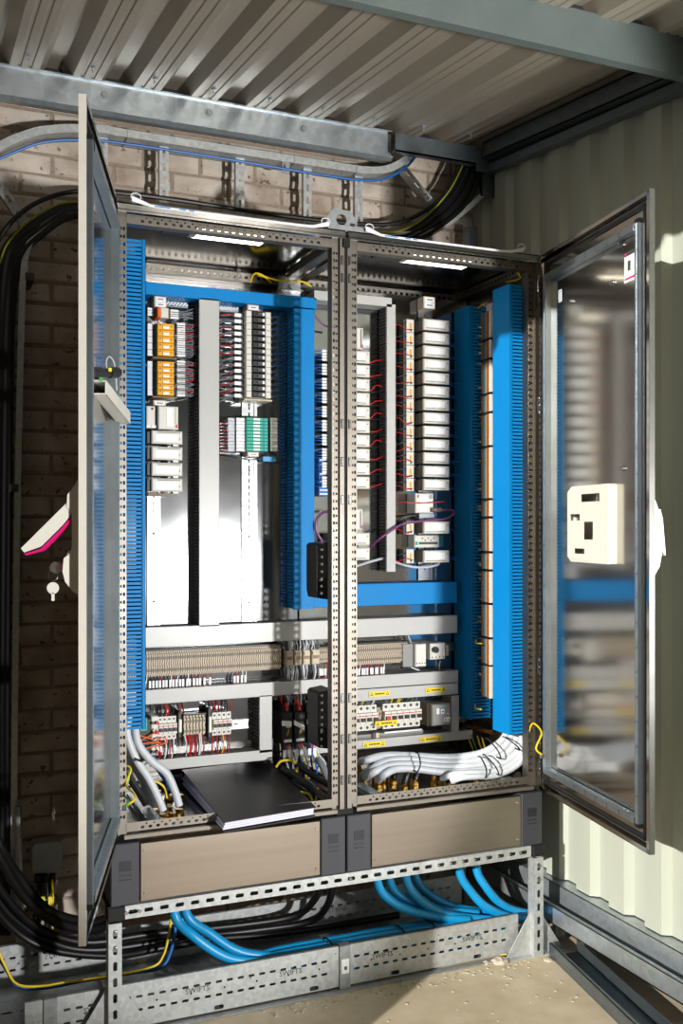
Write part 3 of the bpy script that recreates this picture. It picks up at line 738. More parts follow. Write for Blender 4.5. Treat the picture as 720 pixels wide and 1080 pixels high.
# yellow earth straps from door to frame
def strap(pts, parent, m='wire_yellow', r=.0035): return wire(pts, r, m, parent, name='earth_strap')
tq = DR.w(.075, .034, PZ(575, 798, -.1))
strap([P(557, 798, y=.03), P(557, 775, y=.02), P(562, 763, y=.0), P(571, 773, y=-.06), tq+DR.n*.03+Z3*.03, tq], encR)
m = MB(); m.cyl(tq, tq+DR.n*.012, .008, 6); m.build('earth_stud', 'zinc_rail', encR)
m = MB(); m.cyl(P(557, 799, y=.03), P(557, 799, y=.03)+X3*.02, .008, 6); m.build('earth_stud', 'zinc_rail', encR)
q = DL.w(.07, .036, PZ(115, 853, -.1))
for k in (0, 1):
    strap([q, q+DL.n*.03+Z3*.03+X3*.01, P(133, 828, y=.0), P(138, 812, y=.02), P(132, 809, y=.04), P(130, 830, y=.05), P(132, 862, y=.06)] if k == 0 else
          [q, q+DL.n*.02+Z3*.02, P(131, 838, y=.02), P(136, 820, y=.04), P(133, 815, y=.06), P(131, 850, y=.07)], encL, 'wire_yellow' if k == 0 else 'wire_green')
m = MB(); m.cyl(q, q+DL.n*.012, .008, 6); m.build('earth_stud', 'zinc_rail', encL)

# door handles
def handle(D, door, L, zc, opened, enc):
    a = L-.040
    prof = [(0, -.175), (0, .175), (-.014, .150), (-.034, .120), (-.036, .085), (-.022, .068), (-.022, -.030), (-.026, -.050), (-.044, -.066), (-.047, -.105), (-.040, -.135), (-.018, -.165)]
    if opened: prof = [(x*.85, z*.80) for x, z in prof]
    if not opened: prof = [(0, -.165), (0, .165), (-.020, .130), (-.038, .08), (-.044, -.07), (-.036, -.115), (-.016, -.150)]; prof = prof if opened else [(x*.85, z*.80) for x, z in prof]
    D.fresh(); D.prism(prof, D.n, Z3, D.w(a-.018, 0, zc), D.d*.036); h = D.build('handle_housing', 'cream', door)
    D.fresh()
    if opened:
        P0 = D.w(a, -.030, zc+.078); dirv = (-D.n*.84-Z3*.86).normalized(); nn = (D.n*.86-Z3*.80).normalized()
        Lh = .150
        D.prism([(0, 0), (Lh, 0), (Lh+.002, .012), (Lh-.035, .030), (.045, .030), (.012, .026)], dirv, nn, P0-D.d*.016, D.d*.032); D.build('handle_lever', 'cream', door)
        D.fresh(); D.prism([(.008, .030), (.055, .033), (Lh-.03, .033), (Lh+.004, .014), (Lh+.004, .020), (Lh-.03, .040), (.05, .040), (.008, .034)], dirv, nn, P0-D.d*.017, D.d*.034); D.build('lever_trim', 'magenta', door)
        D.fresh(); D.tube([P0+dirv*.06+nn*.02, D.w(a, -.024, zc+.030)], .003, 8); D.build('lever_arm', 'zinc_rail', door)
        D.fresh(); D.bx(a-.014, a+.014, -.030, -.018, zc-.046, zc-.040); D.cyl(D.w(a, -.016, zc-.043), D.w(a, -.030, zc-.040), .005, 8); D.build('latch_nose', 'cream', door)
        q = D.w(a, -.038, zc-.075)
        D.fresh(); D.cyl(q, q-D.n*.012, .009, 12); D.build('key_lock', 'zinc_rail', door)
        # keys
        k = thing('key_ring', 'small bunch of silver keys hanging in the lock of the left door handle', 'keys', q-D.n*.026-Z3*.06)
        m = MB(); c = q-D.n*.020; m.cyl(c-D.d*.001, c+D.d*.001, .014, 14); m.obox(c-D.d*.001-Z3*.003, D.n*.022, D.d*.002, Z3*.006); m.build('key', 'zinc_rail', k)
        m = MB(); rc = c-D.n*.006-Z3*.018; m.tube([rc+D.n*.011*math.cos(t)+Z3*.014*math.sin(t) for t in [i*2*math.pi/16 for i in range(16)]], .0012, 5, closed=True); m.build('ring', 'zinc_rail', k)
        m = MB(); c2 = rc-Z3*.030; m.cyl(c2-D.d*.001+D.d*.003, c2+D.d*.001+D.d*.003, .014, 14); m.obox(c2-D.n*.0035-Z3*.030+D.d*.002, D.n*.007, D.d*.002, Z3*.02); m.build('key', 'cream', k)
    else:
        D.prism([(-.034, .08), (-.042, .05), (-.052, -.060), (-.042, -.048), (-.030, -.04), (-.030, .068)], D.n, Z3, D.w(a-.016, 0, zc), D.d*.032); D.build('handle_lever', 'cream', door)
        D.fresh(); D.tube([D.w(a-.017, -.037, zc+.076), D.w(a-.017, -.029, zc+.060), D.w(a-.017, -.031, zc-.044), D.w(a-.017, -.052, zc-.061)], .0025, 6); D.build('lever_trim', 'magenta', door)
handle(DL, doorL, LL, on_door(DL, 70, 566)[1], True, encL)
handle(DR, doorR, LR, on_door(DR, 690, 565)[1], False, encR)
# door switch and aluminium box-section stay on the left door
zs = on_door(DL, 100, 408)[1]
q = P(97, 410, y=-.62)
stay = thing('door_stay', 'square aluminium box-section stay bolted across the open left door', 'door stay', q)
def sq_tube(b, A, B, w, t):
    A, B = Vector(A), Vector(B); D = B-A; U = D.cross(Z3).normalized(); V = U.cross(D).normalized()
    for s0, s1, r0, r1 in ((-w/2, w/2, -w/2, -w/2+t), (-w/2, w/2, w/2-t, w/2), (-w/2, -w/2+t, -w/2, w/2), (w/2-t, w/2, -w/2, w/2)):
        b.obox(A+U*s0+V*r0, D, U*(s1-s0), V*(r1-r0))
A = P(104.5, 408.5, y=-.50); B = P(131, 441, y=-.06)
b = MB(); sq_tube(b, A, B, .037, .003); b.build('box_section', 'module_white', stay)
b = MB(); b.box(A.x-.03, A.x-.02, A.y-.01, A.y+.09, A.z-.05, A.z+.03); b.cyl((A.x-.034, A.y+.04, A.z), (A.x-.018, A.y+.04, A.z), .006, 8); b.build('bracket', 'galv_door', stay)
sw = thing('door_sensor', 'black cylindrical door sensor with green light above the aluminium stay', 'sensor', P(110, 398, y=-.42))
c0, c1 = P(95, 394, y=-.50), P(123, 393, y=-.30)
b = MB(); b.tube([c0, c0.lerp(c1, .35)], .016, 12); b.tube([c0.lerp(c1, .3), c0.lerp(c1, .7)], .0125, 12); b.tube([c0.lerp(c1, .66), c1], .016, 12); b.build('body', 'black', sw, smooth=True)
g = P(106.5, 400, y=-.5); b = MB(); b.box(g.x-.005, g.x+.005, g.y-.002, g.y+.006, g.z-.005, g.z+.005); b.build('indicator', 'wire_green', sw)
g = P(116, 389.5, y=-.42); b = MB(); b.box(g.x-.004, g.x+.004, g.y-.002, g.y+.006, g.z-.006, g.z+.004); b.build('marker', 'label_yellow', sw)
wire([P(113, 392, y=-.38), P(112, 382, y=-.36), P(115, 376, y=-.34), P(120, 382, y=-.30), P(122, 396, y=-.28), P(123, 412, y=-.28)], .0022, 'cable_grey', sw)

# ------------------------------------------------------------------ plinths
ZP = .42
def plinth(x0, x1, label):
    p = thing('plinth', label, 'plinth', ((x0+x1)/2, .3, ZP)); cw = .092
    b = MB(); b.cbox(x0+cw+.002, x1-cw-.002, -.003, .012, ZP+.006, ZC-.010, .002); fp = b.build('front_panel', 'plinth_steel', p)
    for xx in (x0+cw+.016, x1-cw-.016):
        for zz in (ZP+.03, ZC-.035): m = MB(); m.cyl((xx, -.006, zz), (xx, -.002, zz), .0045, 8); m.build('screw', 'zinc_rail', p)
    for xx in (x0, x1-cw):
        b = MB(); b.cbox(xx+.001, xx+cw-.001, -.004, .09, ZP+.001, ZC-.004, .003); c = b.build('corner_cap', 'cap_plastic', p)
        cx = xx+cw/2; zc = ZP+.108
        m = MB(); m.box(cx-.019, cx+.019, -.0052, -.004, zc, zc+.032); m.build('logo', 'cap_logo', c); m = MB(); m.box(cx-.019, cx+.019, -.0052, -.004, zc-.028, zc-.024); m.build('logo_bar', 'cap_logo', c)
        text_mesh('RITTAL', .0125, (cx, -.0044, zc-.013), X3, Z3, 'cap_logo', c)
    for xx in (x0+.004, x1-.008): b = MB(); b.box(xx, xx+.004, .09, .58, ZP+.004, ZC-.006); b.build('side_panel', 'cap_plastic', p)
    b = MB(); b.box(x0+.01, x1-.01, .585, .59, ZP+.004, ZC-.006); b.build('rear_panel', 'plinth_steel', p)
plinth(-.80, -.002, 'left stainless plinth with dark corner caps under the left enclosure')
plinth(.002, .80, 'right stainless plinth with dark corner caps under the right enclosure')

# ------------------------------------------------------------------ slotted strut stand
st = thing('strut_stand', 'galvanised slotted strut stand carrying the two enclosures', 'stand', (0, .3, 0))
def strut(O, U, V, N, L, hw=.014, hh=.0065, pitch=.05, name='strut', w=.041, d=.041, lead=.03):
    """slotted face at O spanning U (length) x V (w), depth along N"""
    m = MB(); O, U, V, N = map(Vector, (O, U, V, N)); n = int((L-2*lead)/pitch)+1; s = (L-(n-1)*pitch)/2
    hs = [(s+i*pitch, hw, hh) for i in range(n)]
    m.perf(O, U, V, -N, L, [(w*.3, []), (w*.4, hs), (w*.3, [])], .0025)
    m.obox(O, U*L, V*.0025, N*d); m.obox(O+V*(w-.0025), U*L, V*.0025, N*d)
    m.obox(O+N*d, U*L, V*.009, -N*.0025); m.obox(O+N*d+V*(w-.009), U*L, V*.009, -N*.0025)
    return m.build(name, 'galv', st)
xl, xr = PX(129, 0), PX(560, 0)
strut((xl, .002, .377), X3, Z3, Y3, xr-xl, pitch=.05, name='cross_rail'); strut((xl, .56, .377), X3, Z3, -Y3, xr-xl, name='cross_rail')
for xx in (-.806, .762):
    for yy, N in ((-.004, Y3), (.604, -Y3)):
        strut((xx, yy, .004), Z3, X3, N, .366, pitch=.05, hw=.014, hh=.0065, name='leg')
        m = MB(); m.box(xx-.03, xx+.071, yy-.0+(-.0 if N.y > 0 else -.045), yy+(.06 if N.y > 0 else 0), 0, .004); m.build('base_plate', 'galv', st)
    m = MB(); strut((xx, .045, .377), Y3, Z3, X3, .51, name='side_rail')
    m = MB(); m.box(xx-.0+.0, xx+.041, .0, .60, ZP-.004, ZP+.0015); m.build('packer', 'black', st)
for xx in (-.806, .762): m = MB(); m.cbox(xx-.002, xx+(.052 if xx < 0 else .044), -.006, .05, .376, ZP-.001, .002); m.build('end_block', 'matte_black', st)
# gusset brackets at the feet
for x0, s in ((-.765, 1), (-.806, -1), (.762, -1), (.803, 1)):
    m = MB(); m.prism([(0, 0), (s*.105, 0), (0, .16)], X3, Z3, (x0, .018, .004), (0, .004, 0)); m.build('gusset', 'galv', st)
    m = MB(); m.box(x0, x0+s*.105, -.002, .05, .0005, .0045); m.build('gusset_foot', 'galv', st)
# bolts in leg slots and rail slots
for xx, zz in ((-.785, .34), (-.785, .29), (.783, .34), (.783, .29)):
    m = MB(); m.cyl((xx, -.010, zz), (xx, .0, zz), .007, 6); m.cyl((xx, -.006, zz), (xx, -.0045, zz), .009, 10); m.build('bolt', 'zinc_rail', st)
for u in (133, 147, 369, 548):
    x = PX(u, 0); m = MB(); m.cyl((x, -.006, .3975), (x, .004, .3975), .0065, 6); m.build('bolt', 'zinc_rail', st)

# ------------------------------------------------------------------ perforated tray on the floor
TY0, TY1, TZ0, TZ1 = .045, .50, .012, .150
tr = thing('cable_tray', 'wide perforated galvanised cable tray on the floor under the stand', 'cable tray', (-.1, .27, 0))
def tray_side(x0, x1, y, N):
    L = x1-x0; m = MB()
    h1 = holes(L, .0375, .0105, .0042); h2 = [(c, .0105, .0042) for c, _, _ in h1]
    small = [(c+.0187, .0032, .0032) for i, (c, _, _) in enumerate(h1[:-1]) if i % 3 == 1]
    H = TZ1-TZ0
    m.perf((x0, y, TZ0), X3, Z3, N, L, [(H*.16, [(c, .016, .007) for i, (c, _, _) in enumerate(h1) if i % 9 == 4]), (H*.14, []), (H*.16, h2), (H*.14, small), (H*.18, h1), (H*.22, [])], .0015)
    m.obox((x0, y, TZ1-.001), X3*L, -N*.012, Z3*.002)
    o = m.build('side_flange', 'galv', tr); return o, L
xe = PX(546, TY0)
secs = [(P(26, 1064, y=TY0).x, PX(50, TY0)), (PX(50, TY0)+.004, PX(357, TY0)), (PX(357, TY0)+.004, xe)]
for i, (x0, x1) in enumerate(secs):
    o, L = tray_side(x0, x1, TY0, -Y3)
    if i:
        n = max(1, int(L/.32))
        for k in range(n):
            xx = x0+L*(k+.45)/n; text_mesh('SWIFTS', .025, (xx, TY0-.0022, TZ0+.081), X3, Z3, 'dark_grey', o)
o, L = tray_side(-1.15, .745, TY1, -Y3)
for k in range(5): text_mesh('SWIFTS', .024, (-.9+k*.36, TY1-.0022, TZ0+.080), -X3, Z3, 'dark_grey', o)
m = MB()
L = xe+1.15
m.perf((-1.15, TY0, TZ0), X3, Y3, Z3, L, [(.05, []), (.03, holes(L, .06, .018, .006)), (.15, []), (.04, holes(L, .06, .018, .006)), (.135, []), (.05, [])], .0015)
m.box(-1.15, xe, TY0-.030, TY0, TZ0-.010, TZ0-.007)
m.build('tray_bottom', 'galv_dull', tr)
for u in (53, 363):
    x = PX(u, TY0); m = MB(); m.box(x-.020, x+.020, TY0-.008, TY0-.002, TZ0-.006, TZ1+.004); m.box(x-.02, x+.02, TY0-.008, TY0+.02, TZ1+.002, TZ1+.005); c = m.build('coupler', 'galv_dull', tr)
    m = MB(); m.box(x-.014, x+.014, TY0-.0095, TY0-.008, TZ0+.045 if u > 100 else TZ0+.02, TZ0+.095 if u > 100 else TZ0+.06); m.build('maker_label', 'module_face', tr)
    if u > 100: m = MB(); m.box(x-.004, x+.006, TY0-.0102, TY0-.0095, TZ0+.058, TZ0+.070); m.build('label_print', 'dark_grey', tr)
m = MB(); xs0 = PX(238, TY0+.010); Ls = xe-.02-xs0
m.perf((xs0, TY0+.010, TZ1-.016), X3, Z3, -Y3, Ls, [(.006, []), (.009, holes(Ls, .0375, .0115, .0042)), (.005, [])], .0012); m.build('dash_shade_strip', 'matte_black', tr)  # added strip: black stands for the shade between lit dashes on the blue cables
# cross strut pieces inside the tray
for u, v in ((98, 1000), (330, 975), (405, 965)):
    q = P(u, v, z=.03); m = MB(); L = .36; 
    m.perf((q.x-.02, TY0+.03, .030), Y3, X3, Z3, L, [(.012, []), (.016, holes(L, .05, .014, .006)), (.012, [])], .002)
    m.box(q.x-.02, q.x-.018, TY0+.03, TY0+.03+L, .0135, .030); m.box(q.x+.018, q.x+.02, TY0+.03, TY0+.03+L, .0135, .030); m.build('cross_strut', 'galv', tr)
# blue cables: drop from the plinths into the tray and run along its front
def vcable(name, label, pts, r, m, group=None, n=10):
    return tag(MB().tube(curve_pts(pts, 7), r, n).build(name, m, smooth=True), label, 'cable', group)
y0 = TY0+.03; rb = .0165
def drop(u0, v0, pts, yy): 
    return [P(u0, v0, y=yy)+Z3*.09, P(u0, v0, y=yy)]+[P(u, v, y=k) for u, v, k in pts]
bl = [('leftmost', (184, 964), [(205, 988, .10), (235, 1008, .08), (262, 1014, .075)], .14, (330, .06)),
      ('second', (196, 963), [(222, 985, .15), (248, 1002, .125), (275, 1008, .115)], .18, (335, .065)),
      ('third', (398, 930), [(412, 950, .13), (438, 962, .12), (468, 968, .11)], .14, (500, .06)),
      ('fourth', (411, 929), [(428, 949, .18), (455, 958, .165), (478, 961, .16)], .20, (505, .06)),
      ('fifth', (428, 926), [(444, 950, .13), (470, 964, .12), (492, 968, .115)], .15, (512, .06)),
      ('sixth', (438, 925), [(455, 945, .20), (478, 956, .185), (500, 961, .17)], .22, (518, .06)),
      ('seventh', (484, 917), [(498, 942, .13), (515, 958, .115), (540, 968, .11)], .14, (560, .06)),
      ('rightmost', (502, 914), [(512, 935, .15), (528, 953, .14), (548, 962, .13)], .17, (566, .06))]
for i, (nm, (u, v), pts, yy, e) in enumerate(bl):
    p = [P(u, v, y=yy)+Z3*.16, P(u, v, y=yy)]+[P(a, c, y=k) for a, c, k in pts]
    last = p[-1]; zrun = .042+.030*(i % 2)
    p.append(Vector((last.x+.10, max(last.y-.01, y0), max(.05, last.z-.02))))
    if i < 2: p += [Vector((last.x+.3, y0+.03*i, zrun+.02)), Vector((.2, y0+.033*i, zrun)), Vector((.60, y0+.033*i+.01, zrun))]
    vcable('blue_armoured_cable', f'{nm} thick blue cable dropping from the plinth into the floor tray', p, rb, 'cable_blue', 'blue cables under the enclosures')
for i in range(3):
    yy = y0+.035*i
    vcable('blue_armoured_cable', ('front', 'middle', 'rear')[i]+' blue cable lying along the front side of the tray', [(PX(246, .08)+.03*i, yy, .116-.002*i), (-.2, yy, .128), (.0, yy, .130), (.3, yy, .131), (.55, yy, .120), (.70, yy, .10)], rb, 'cable_blue', 'blue cables lying in the tray')
for u in (352, 428, 460):
    x = PX(u-2, y0); m = MB(); m.tube([(x, y0+.03+.06*math.cos(t), .128+.024*math.sin(t)) for t in [i*2*math.pi/14 for i in range(14)]], .003, 6, closed=True)
    tag(m.build('cable_tie', 'matte_black'), {352: 'left', 428: 'middle', 460: 'right'}[u]+' black cable tie around the blue cables in the tray', 'cable tie')
q = P(261, 1009, y=y0); m = MB(); m.tube([(q.x, q.y+.02+.05*math.cos(t), .10+.03*math.sin(t)) for t in [i*2*math.pi/14 for i in range(14)]], .003, 6, closed=True); m.box(q.x-.004, q.x+.004, q.y-.02, q.y-.012, .12, .15)
tag(m.build('cable_tie', 'matte_black'), 'black cable tie where the two leftmost blue cables bend', 'cable tie')
# black cables sweeping in from the left through the tray
sw = [('uppermost', [(-16, 850, .62), (0, 893, .58), (20, 925, .5), (50, 960, .42), (90, 972, .36), (115, 968, .33), (150, 948, .28), (168, 925, .26)], .017),
      ('second', [(-18, 870, .6), (0, 905, .55), (25, 945, .46), (60, 973, .38), (100, 980, .33), (125, 968, .30), (155, 945, .26), (176, 922, .24)], .017),
      ('third', [(-18, 905, .58), (5, 945, .5), (40, 978, .42), (90, 994, .38), (160, 985, .40), (250, 976, .42), (310, 966, .40), (332, 948, .34), (338, 930, .32)], .014),
      ('fourth', [(-18, 925, .56), (10, 965, .48), (50, 992, .42), (100, 1002, .40), (190, 990, .42), (270, 981, .43), (325, 972, .40), (345, 955, .33), (352, 926, .30)], .014),
      ('lowest', [(-18, 945, .5), (20, 985, .42), (60, 1003, .40), (120, 1008, .38), (170, 1000, .36), (230, 990, .40), (300, 984, .42), (420, 965, .44)], .013)]
for nm, pts, r in sw:
    p = [P(u, v, y=k) for u, v, k in pts]
    for q in p: q.z = max(q.z, r+TZ0+.004)
    vcable('black_armoured_cable', f'{nm} thick black cable sweeping from the left edge into the tray', p, r, 'rubber_cable', 'black cables sweeping into the tray')
p = [P(u, v, y=k) for u, v, k in ((-10, 995, .30), (8, 1025, .28), (18, 1040, .26), (45, 1042, .25), (90, 1034, .25), (140, 1026, .25), (170, 1020, .25), (181, 1000, .26), (185, 975, .27), (184, 955, .28))]
vcable('blue_wire', 'thin blue wire along the tray rising to the left plinth', p, .006, 'wire_blue')
p = [P(u, v, y=k) for u, v, k in ((-10, 985, .29), (5, 1018, .27), (18, 1038, .25), (45, 1040, .24), (70, 1036, .24), (120, 1029, .24), (160, 1020, .24), (172, 1008, .25), (178, 985, .26), (182, 955, .27))]
vcable('earth_wire', 'thin yellow-green earth wire beside the blue wire in the tray', p, .0045, 'wire_yellow')
# rubble and leaves on the floor
def lump(name, label, q, r, m, seed, flat=.6):
    rr = random.Random(seed); b = MB(); n, k = 7, 4; v = []; f = []
    for i in range(k+1):
        th = math.pi/2*i/k
        for j in range(n):
            ph = 2*math.pi*j/n; s = r*rr.uniform(.75, 1.15)
            v.append((q.x+s*math.cos(th)*math.cos(ph), q.y+s*math.cos(th)*math.sin(ph), s*flat*math.sin(th)))
    for i in range(k):
        for j in range(n): f.append((i*n+j, i*n+(j+1) % n, (i+1)*n+(j+1) % n, (i+1)*n+j))
    f.append(tuple(k*n+j for j in range(n))); b.add(v, f); return tag(b.build(name, m), label, 'rubble')
lump('white_lump', 'white plaster lump at the foot of the right leg', P(549, 1003, z=0), .022, 'white', 1, .9)
lump('white_lump', 'smaller white plaster lump beside the larger one at the right leg', P(545, 1005, z=0), .016, 'white', 2, .8)
lump('tan_stone', 'broad tan stone crumb on the floor left of the right leg', P(528, 1015, z=0), .035, 'stone', 3, .5)
lump('tan_stone', 'flat tan stone crumb in front of the right leg', P(578, 1013, z=0), .020, 'stone', 4, .4)
lump('tan_stone', 'small tan stone among the dust below the tray end', P(512, 1016, z=0), .017, 'stone', 5, .5)
lump('white_lump', 'white chip lying below the tray coupler slot', P(273, 1049, z=0), .013, 'white', 6, .6)
q = P(530, 1006, z=0); b = MB(); b.prism([(-.02, 0), (0, .012), (.022, .004), (.004, -.010)], X3, Y3, (q.x, q.y-.01, .002), (.002, 0, .006)); tag(b.build('yellow_leaf', 'label_yellow'), 'small yellow leaf beside the stone at the tray end', 'leaf')
q = P(373, 1037, z=0); b = MB(); b.prism([(-.012, 0), (0, .008), (.014, .003), (.002, -.008)], X3, Y3, (q.x, q.y, .001), (.001, 0, .004)); tag(b.build('yellow_leaf', 'label_yellow'), 'tiny yellow leaf on the floor under the tray coupler', 'leaf')
rr = random.Random(5); b = MB()
for i in range(420):
    x, y = rr.uniform(-.3, .74), rr.uniform(-.9, .03)
    if rr.random() < .5: y = rr.uniform(-.06, .03)
    s = rr.uniform(.001, .005); b.prism([(-s, -s*.6), (s, -s*.8), (s*.7, s), (-s*.6, s*.7)], X3, Y3, (x, y, 0), (0, 0, s*.8))
tag(b.build('floor_debris', 'stone'), 'scattered grit and crumbs on the concrete floor', 'grit', kind='stuff')
# ------------------------------------------------------------------ slotted cable ducts
def duct(label, O, L, W, D, pitch=.0125, colour='blue_duct', skip=None, group=None, lid_over=.0015, fin=None, lid_label=None, name='cable_duct'):
    """O corner on the mounting surface, L length vector, W width vector, D depth vector (away from the surface)"""
    O, L, W, D = map(Vector, (O, L, W, D)); l, w, d = L.length, W.length, D.length; u, v, n = L/l, W/w, D/d
    c = O+L/2+W/2; t = thing(name, label, 'cable duct', (c.x, c.y, min(O.z, (O+L).z)), group)
    b = MB(); b.obox(O, L, W, n*.002)
    k = int(l/pitch)
    for i in range(k):
        a = (i+.5)*l/k-pitch*.34
        for s in (0, w-.002): b.obox(O+u*a+v*s, u*pitch*.66, v*.002, n*(d-.008))
    for s in (0, w-.002): b.obox(O+v*s, L, v*.002, n*.008); b.obox(O+v*s+n*(d-.013), L, v*.002, n*.006)
    b.build('channel', fin or colour, t)
    b = MB(); e = lid_over; b.obox(O+n*(d-.002)-v*e, L, v*(w+2*e), n*.002)
    for s in (-e, w+e-.0015): b.obox(O+v*s+n*(d-.010), L, v*.0015, n*.010)
    b.build('lid', colour, t); return t
dp = YP-YD
def hduct(label, u0, u1, va, vb, uref, colour, y=YD, fin=None, **k):
    x0, x1 = (PX(u0, y) if u0 > 0 else -.72), PX(u1, y); z1, z0 = PZ(uref, va, y), PZ(uref, vb, y)
    return duct(label, (x0, YP, z0), (x1-x0, 0, 0), (0, 0, z1-z0), (0, y-YP, 0), colour=colour, fin=fin, **k), x0, x1, z0, z1
def vduct(label, u0, u1, va, vb, colour, y=YD, fin=None, **k):
    x0, x1 = PX(u0, y), PX(u1, y); um = (u0+u1)/2; z1, z0 = PZ(um, va, y), PZ(um, vb, y)
    return duct(label, (x0, YP, z0), (0, 0, z1-z0), (x1-x0, 0, 0), (0, y-YP, 0), colour=colour, fin=fin, **k), x0, x1, z0, z1
hduct('blue slotted duct running across the top of the left mounting plate', -1, 333.5, 297.5, 310, 155, 'blue_duct', y=YD)
vduct('blue vertical duct in front of the joint between the plates', 310, 331, 324.5, 642.5, 'blue_duct', y=YD)
hduct('blue horizontal duct above the terminals in the right enclosure', 331.5, 481.5, 616.5, 639, 376, 'blue_duct')
vduct('wide grey vertical duct in the left enclosure between yellow modules and breakers', 210.5, 230.7, 315, 660.5, 'grey_duct', fin='dark_grey')
vduct('narrow grey vertical duct between the two columns of white modules', 408, 416.7, 321, 603, 'grey_duct', fin='dark_grey')
hduct('short light grey duct at the top left of the right plate', 331.5, 413, 311, 320, 376, 'grey_duct', y=YD)
_, _, _, H1z0, H1z1 = hduct('upper long grey horizontal duct across both enclosures above the terminal rows', -1, 482, 662.4, 682.6, 154.3, 'grey_duct', fin='fin_grey')
_, _, _, H2z0, H2z1 = hduct('middle long grey horizontal duct across both enclosures below the terminal rows', -1, 483, 728.4, 742.9, 154.3, 'grey_duct', fin='fin_grey')
_, _, _, H3z0, H3z1 = hduct('low grey duct under the left circuit breakers behind the binder', -1, 287, 802.5, 813, 159.7, 'grey_duct', fin='fin_grey')
_, _, _, H4z0, H4z1 = hduct('low grey duct with yellow warning labels under the right circuit breakers', 331, 498, 781.5, 790.5, 376, 'grey_duct', fin='fin_grey')
_, hx0, hx1, H5z0, H5z1 = hduct('grey duct with two yellow warning labels above the right circuit breakers', 331, 483, 727, 739.5, 376, 'grey_duct', fin='fin_grey')
vduct('short grey vertical duct left of the black power supplies', 274, 286.5, 733.5, 793.5, 'grey_duct', fin='dark_grey')
vduct('short grey slotted duct right of the grey socket outlet', 476, 483.5, 733.5, 772, 'grey_duct', fin='grey_duct')
# ducts on the side walls
yL = .14; xw = -.783; xf = PX(153.5, yL); zt, zb = PZ(153, 253, yL), PZ(154, 769, yL)
duct('tall blue slotted duct on the left side wall of the left enclosure', (xw, yL, zb), (0, 0, zt-zb), (0, .09, 0), (xf-xw, 0, 0), pitch=.0135)
xB = .690; yn = P(537, 540, x=xB).y; yf = P(519.7, 540, x=xB).y; zt, zb = P(537, 299.2, x=xB).z, P(536, 775, x=xB).z
duct('bright blue tall duct nearest the front on the right side wall', (.783, yf, zb), (0, 0, zt-zb), (0, yn-yf, 0), (xB-.783, 0, 0), pitch=.0135)
xA = .680; yn2 = P(495, 540, x=xA).y; yf2 = YP-.012; zt2, zb2 = P(495, 322, x=xA).z, P(495, 759, x=xA).z
duct('dark blue tall duct at the back of the right side wall', (.783, yf2, zb2), (0, 0, zt2-zb2), (0, yn2-yf2, 0), (xA-.783, 0, 0), pitch=.0135)

# ------------------------------------------------------------------ DIN rails
def din_v(u0, u1, va, vb, label, y=YP-.009):
    x0, x1 = PX(u0, y), PX(u1, y); um = (u0+u1)/2; z1, z0 = PZ(um, va, y), PZ(um, vb, y); L = z1-z0; w = x1-x0
    t = thing('din_rail', label, 'mounting rail', ((x0+x1)/2, y, z0)); m = MB()
    for a, c in ((0, w*.16), (w*.84, w)): m.box(x0+a, x0+c, y, y+.001, z0, z1)
    for a in (w*.16, w*.84-.001): m.box(x0+a, x0+a+.001, y, YP-.001, z0, z1)
    m.perf((x0+w*.16, YP-.0025, z0), Z3, X3, -Y3, L, [(w*.24, []), (w*.20, holes(L, .025, .008, .0030)), (w*.24, [])], .001)
    m.build('profile', 'zinc_rail', t)
    for k in range(5):
        zz = z0+L*(k+.35)/5; s = MB(); s.cyl(((x0+x1)/2, YP-.007, zz), ((x0+x1)/2, YP-.002, zz), .005, 8); s.build('screw', 'dark_grey', t)
    return t
din_v(155.5, 169, 300, 660, 'left vertical zinc mounting rail below the white modules, left enclosure')
din_v(255, 271, 312, 660, 'second vertical zinc mounting rail below the green terminals')
din_v(441, 456, 320, 612, 'vertical zinc mounting rail behind the right column of white modules')
din_v(352, 368, 345, 612, 'vertical zinc mounting rail behind the half-hidden module column')
def din_h(u0, u1, v, uref, label, y=YP-.009, x0=None):
    a, c = (x0 if x0 is not None else PX(u0, y)), PX(u1, y); z = PZ(uref, v, y); m = MB(); w = .035
    m.box(a, c, y, y+.001, z-w/2, z-w/2+.006); m.box(a, c, y, y+.001, z+w/2-.006, z+w/2)
    for dz in (-w/2+.006, w/2-.007): m.box(a, c, y, YP-.001, z+dz, z+dz+.001)
    L = c-a; m.perf((a, YP-.0025, z-w/2+.006), X3, Z3, -Y3, L, [(.009, []), (.006, holes(L, .025, .008, .0025)), (.008, [])], .001)
    tag(m.build('din_rail', 'zinc_rail'), label, 'mounting rail'); return z
din_h(155, 480, 697, 200, 'horizontal zinc rail carrying the long beige terminal rows', x0=-.70)
din_h(155, 262, 764, 250, 'horizontal zinc rail with a free end right of the left breakers', x0=-.70)
din_h(331, 474, 756, 400, 'horizontal zinc rail carrying the right breakers and the socket outlet')

# ------------------------------------------------------------------ modules
def mod_box(t, x0, x1, y0, y1, z0, z1, m, name, c=.003): return MB().cbox(x0, x1, y0, y1, z0, z1, c).build(name, m, t)
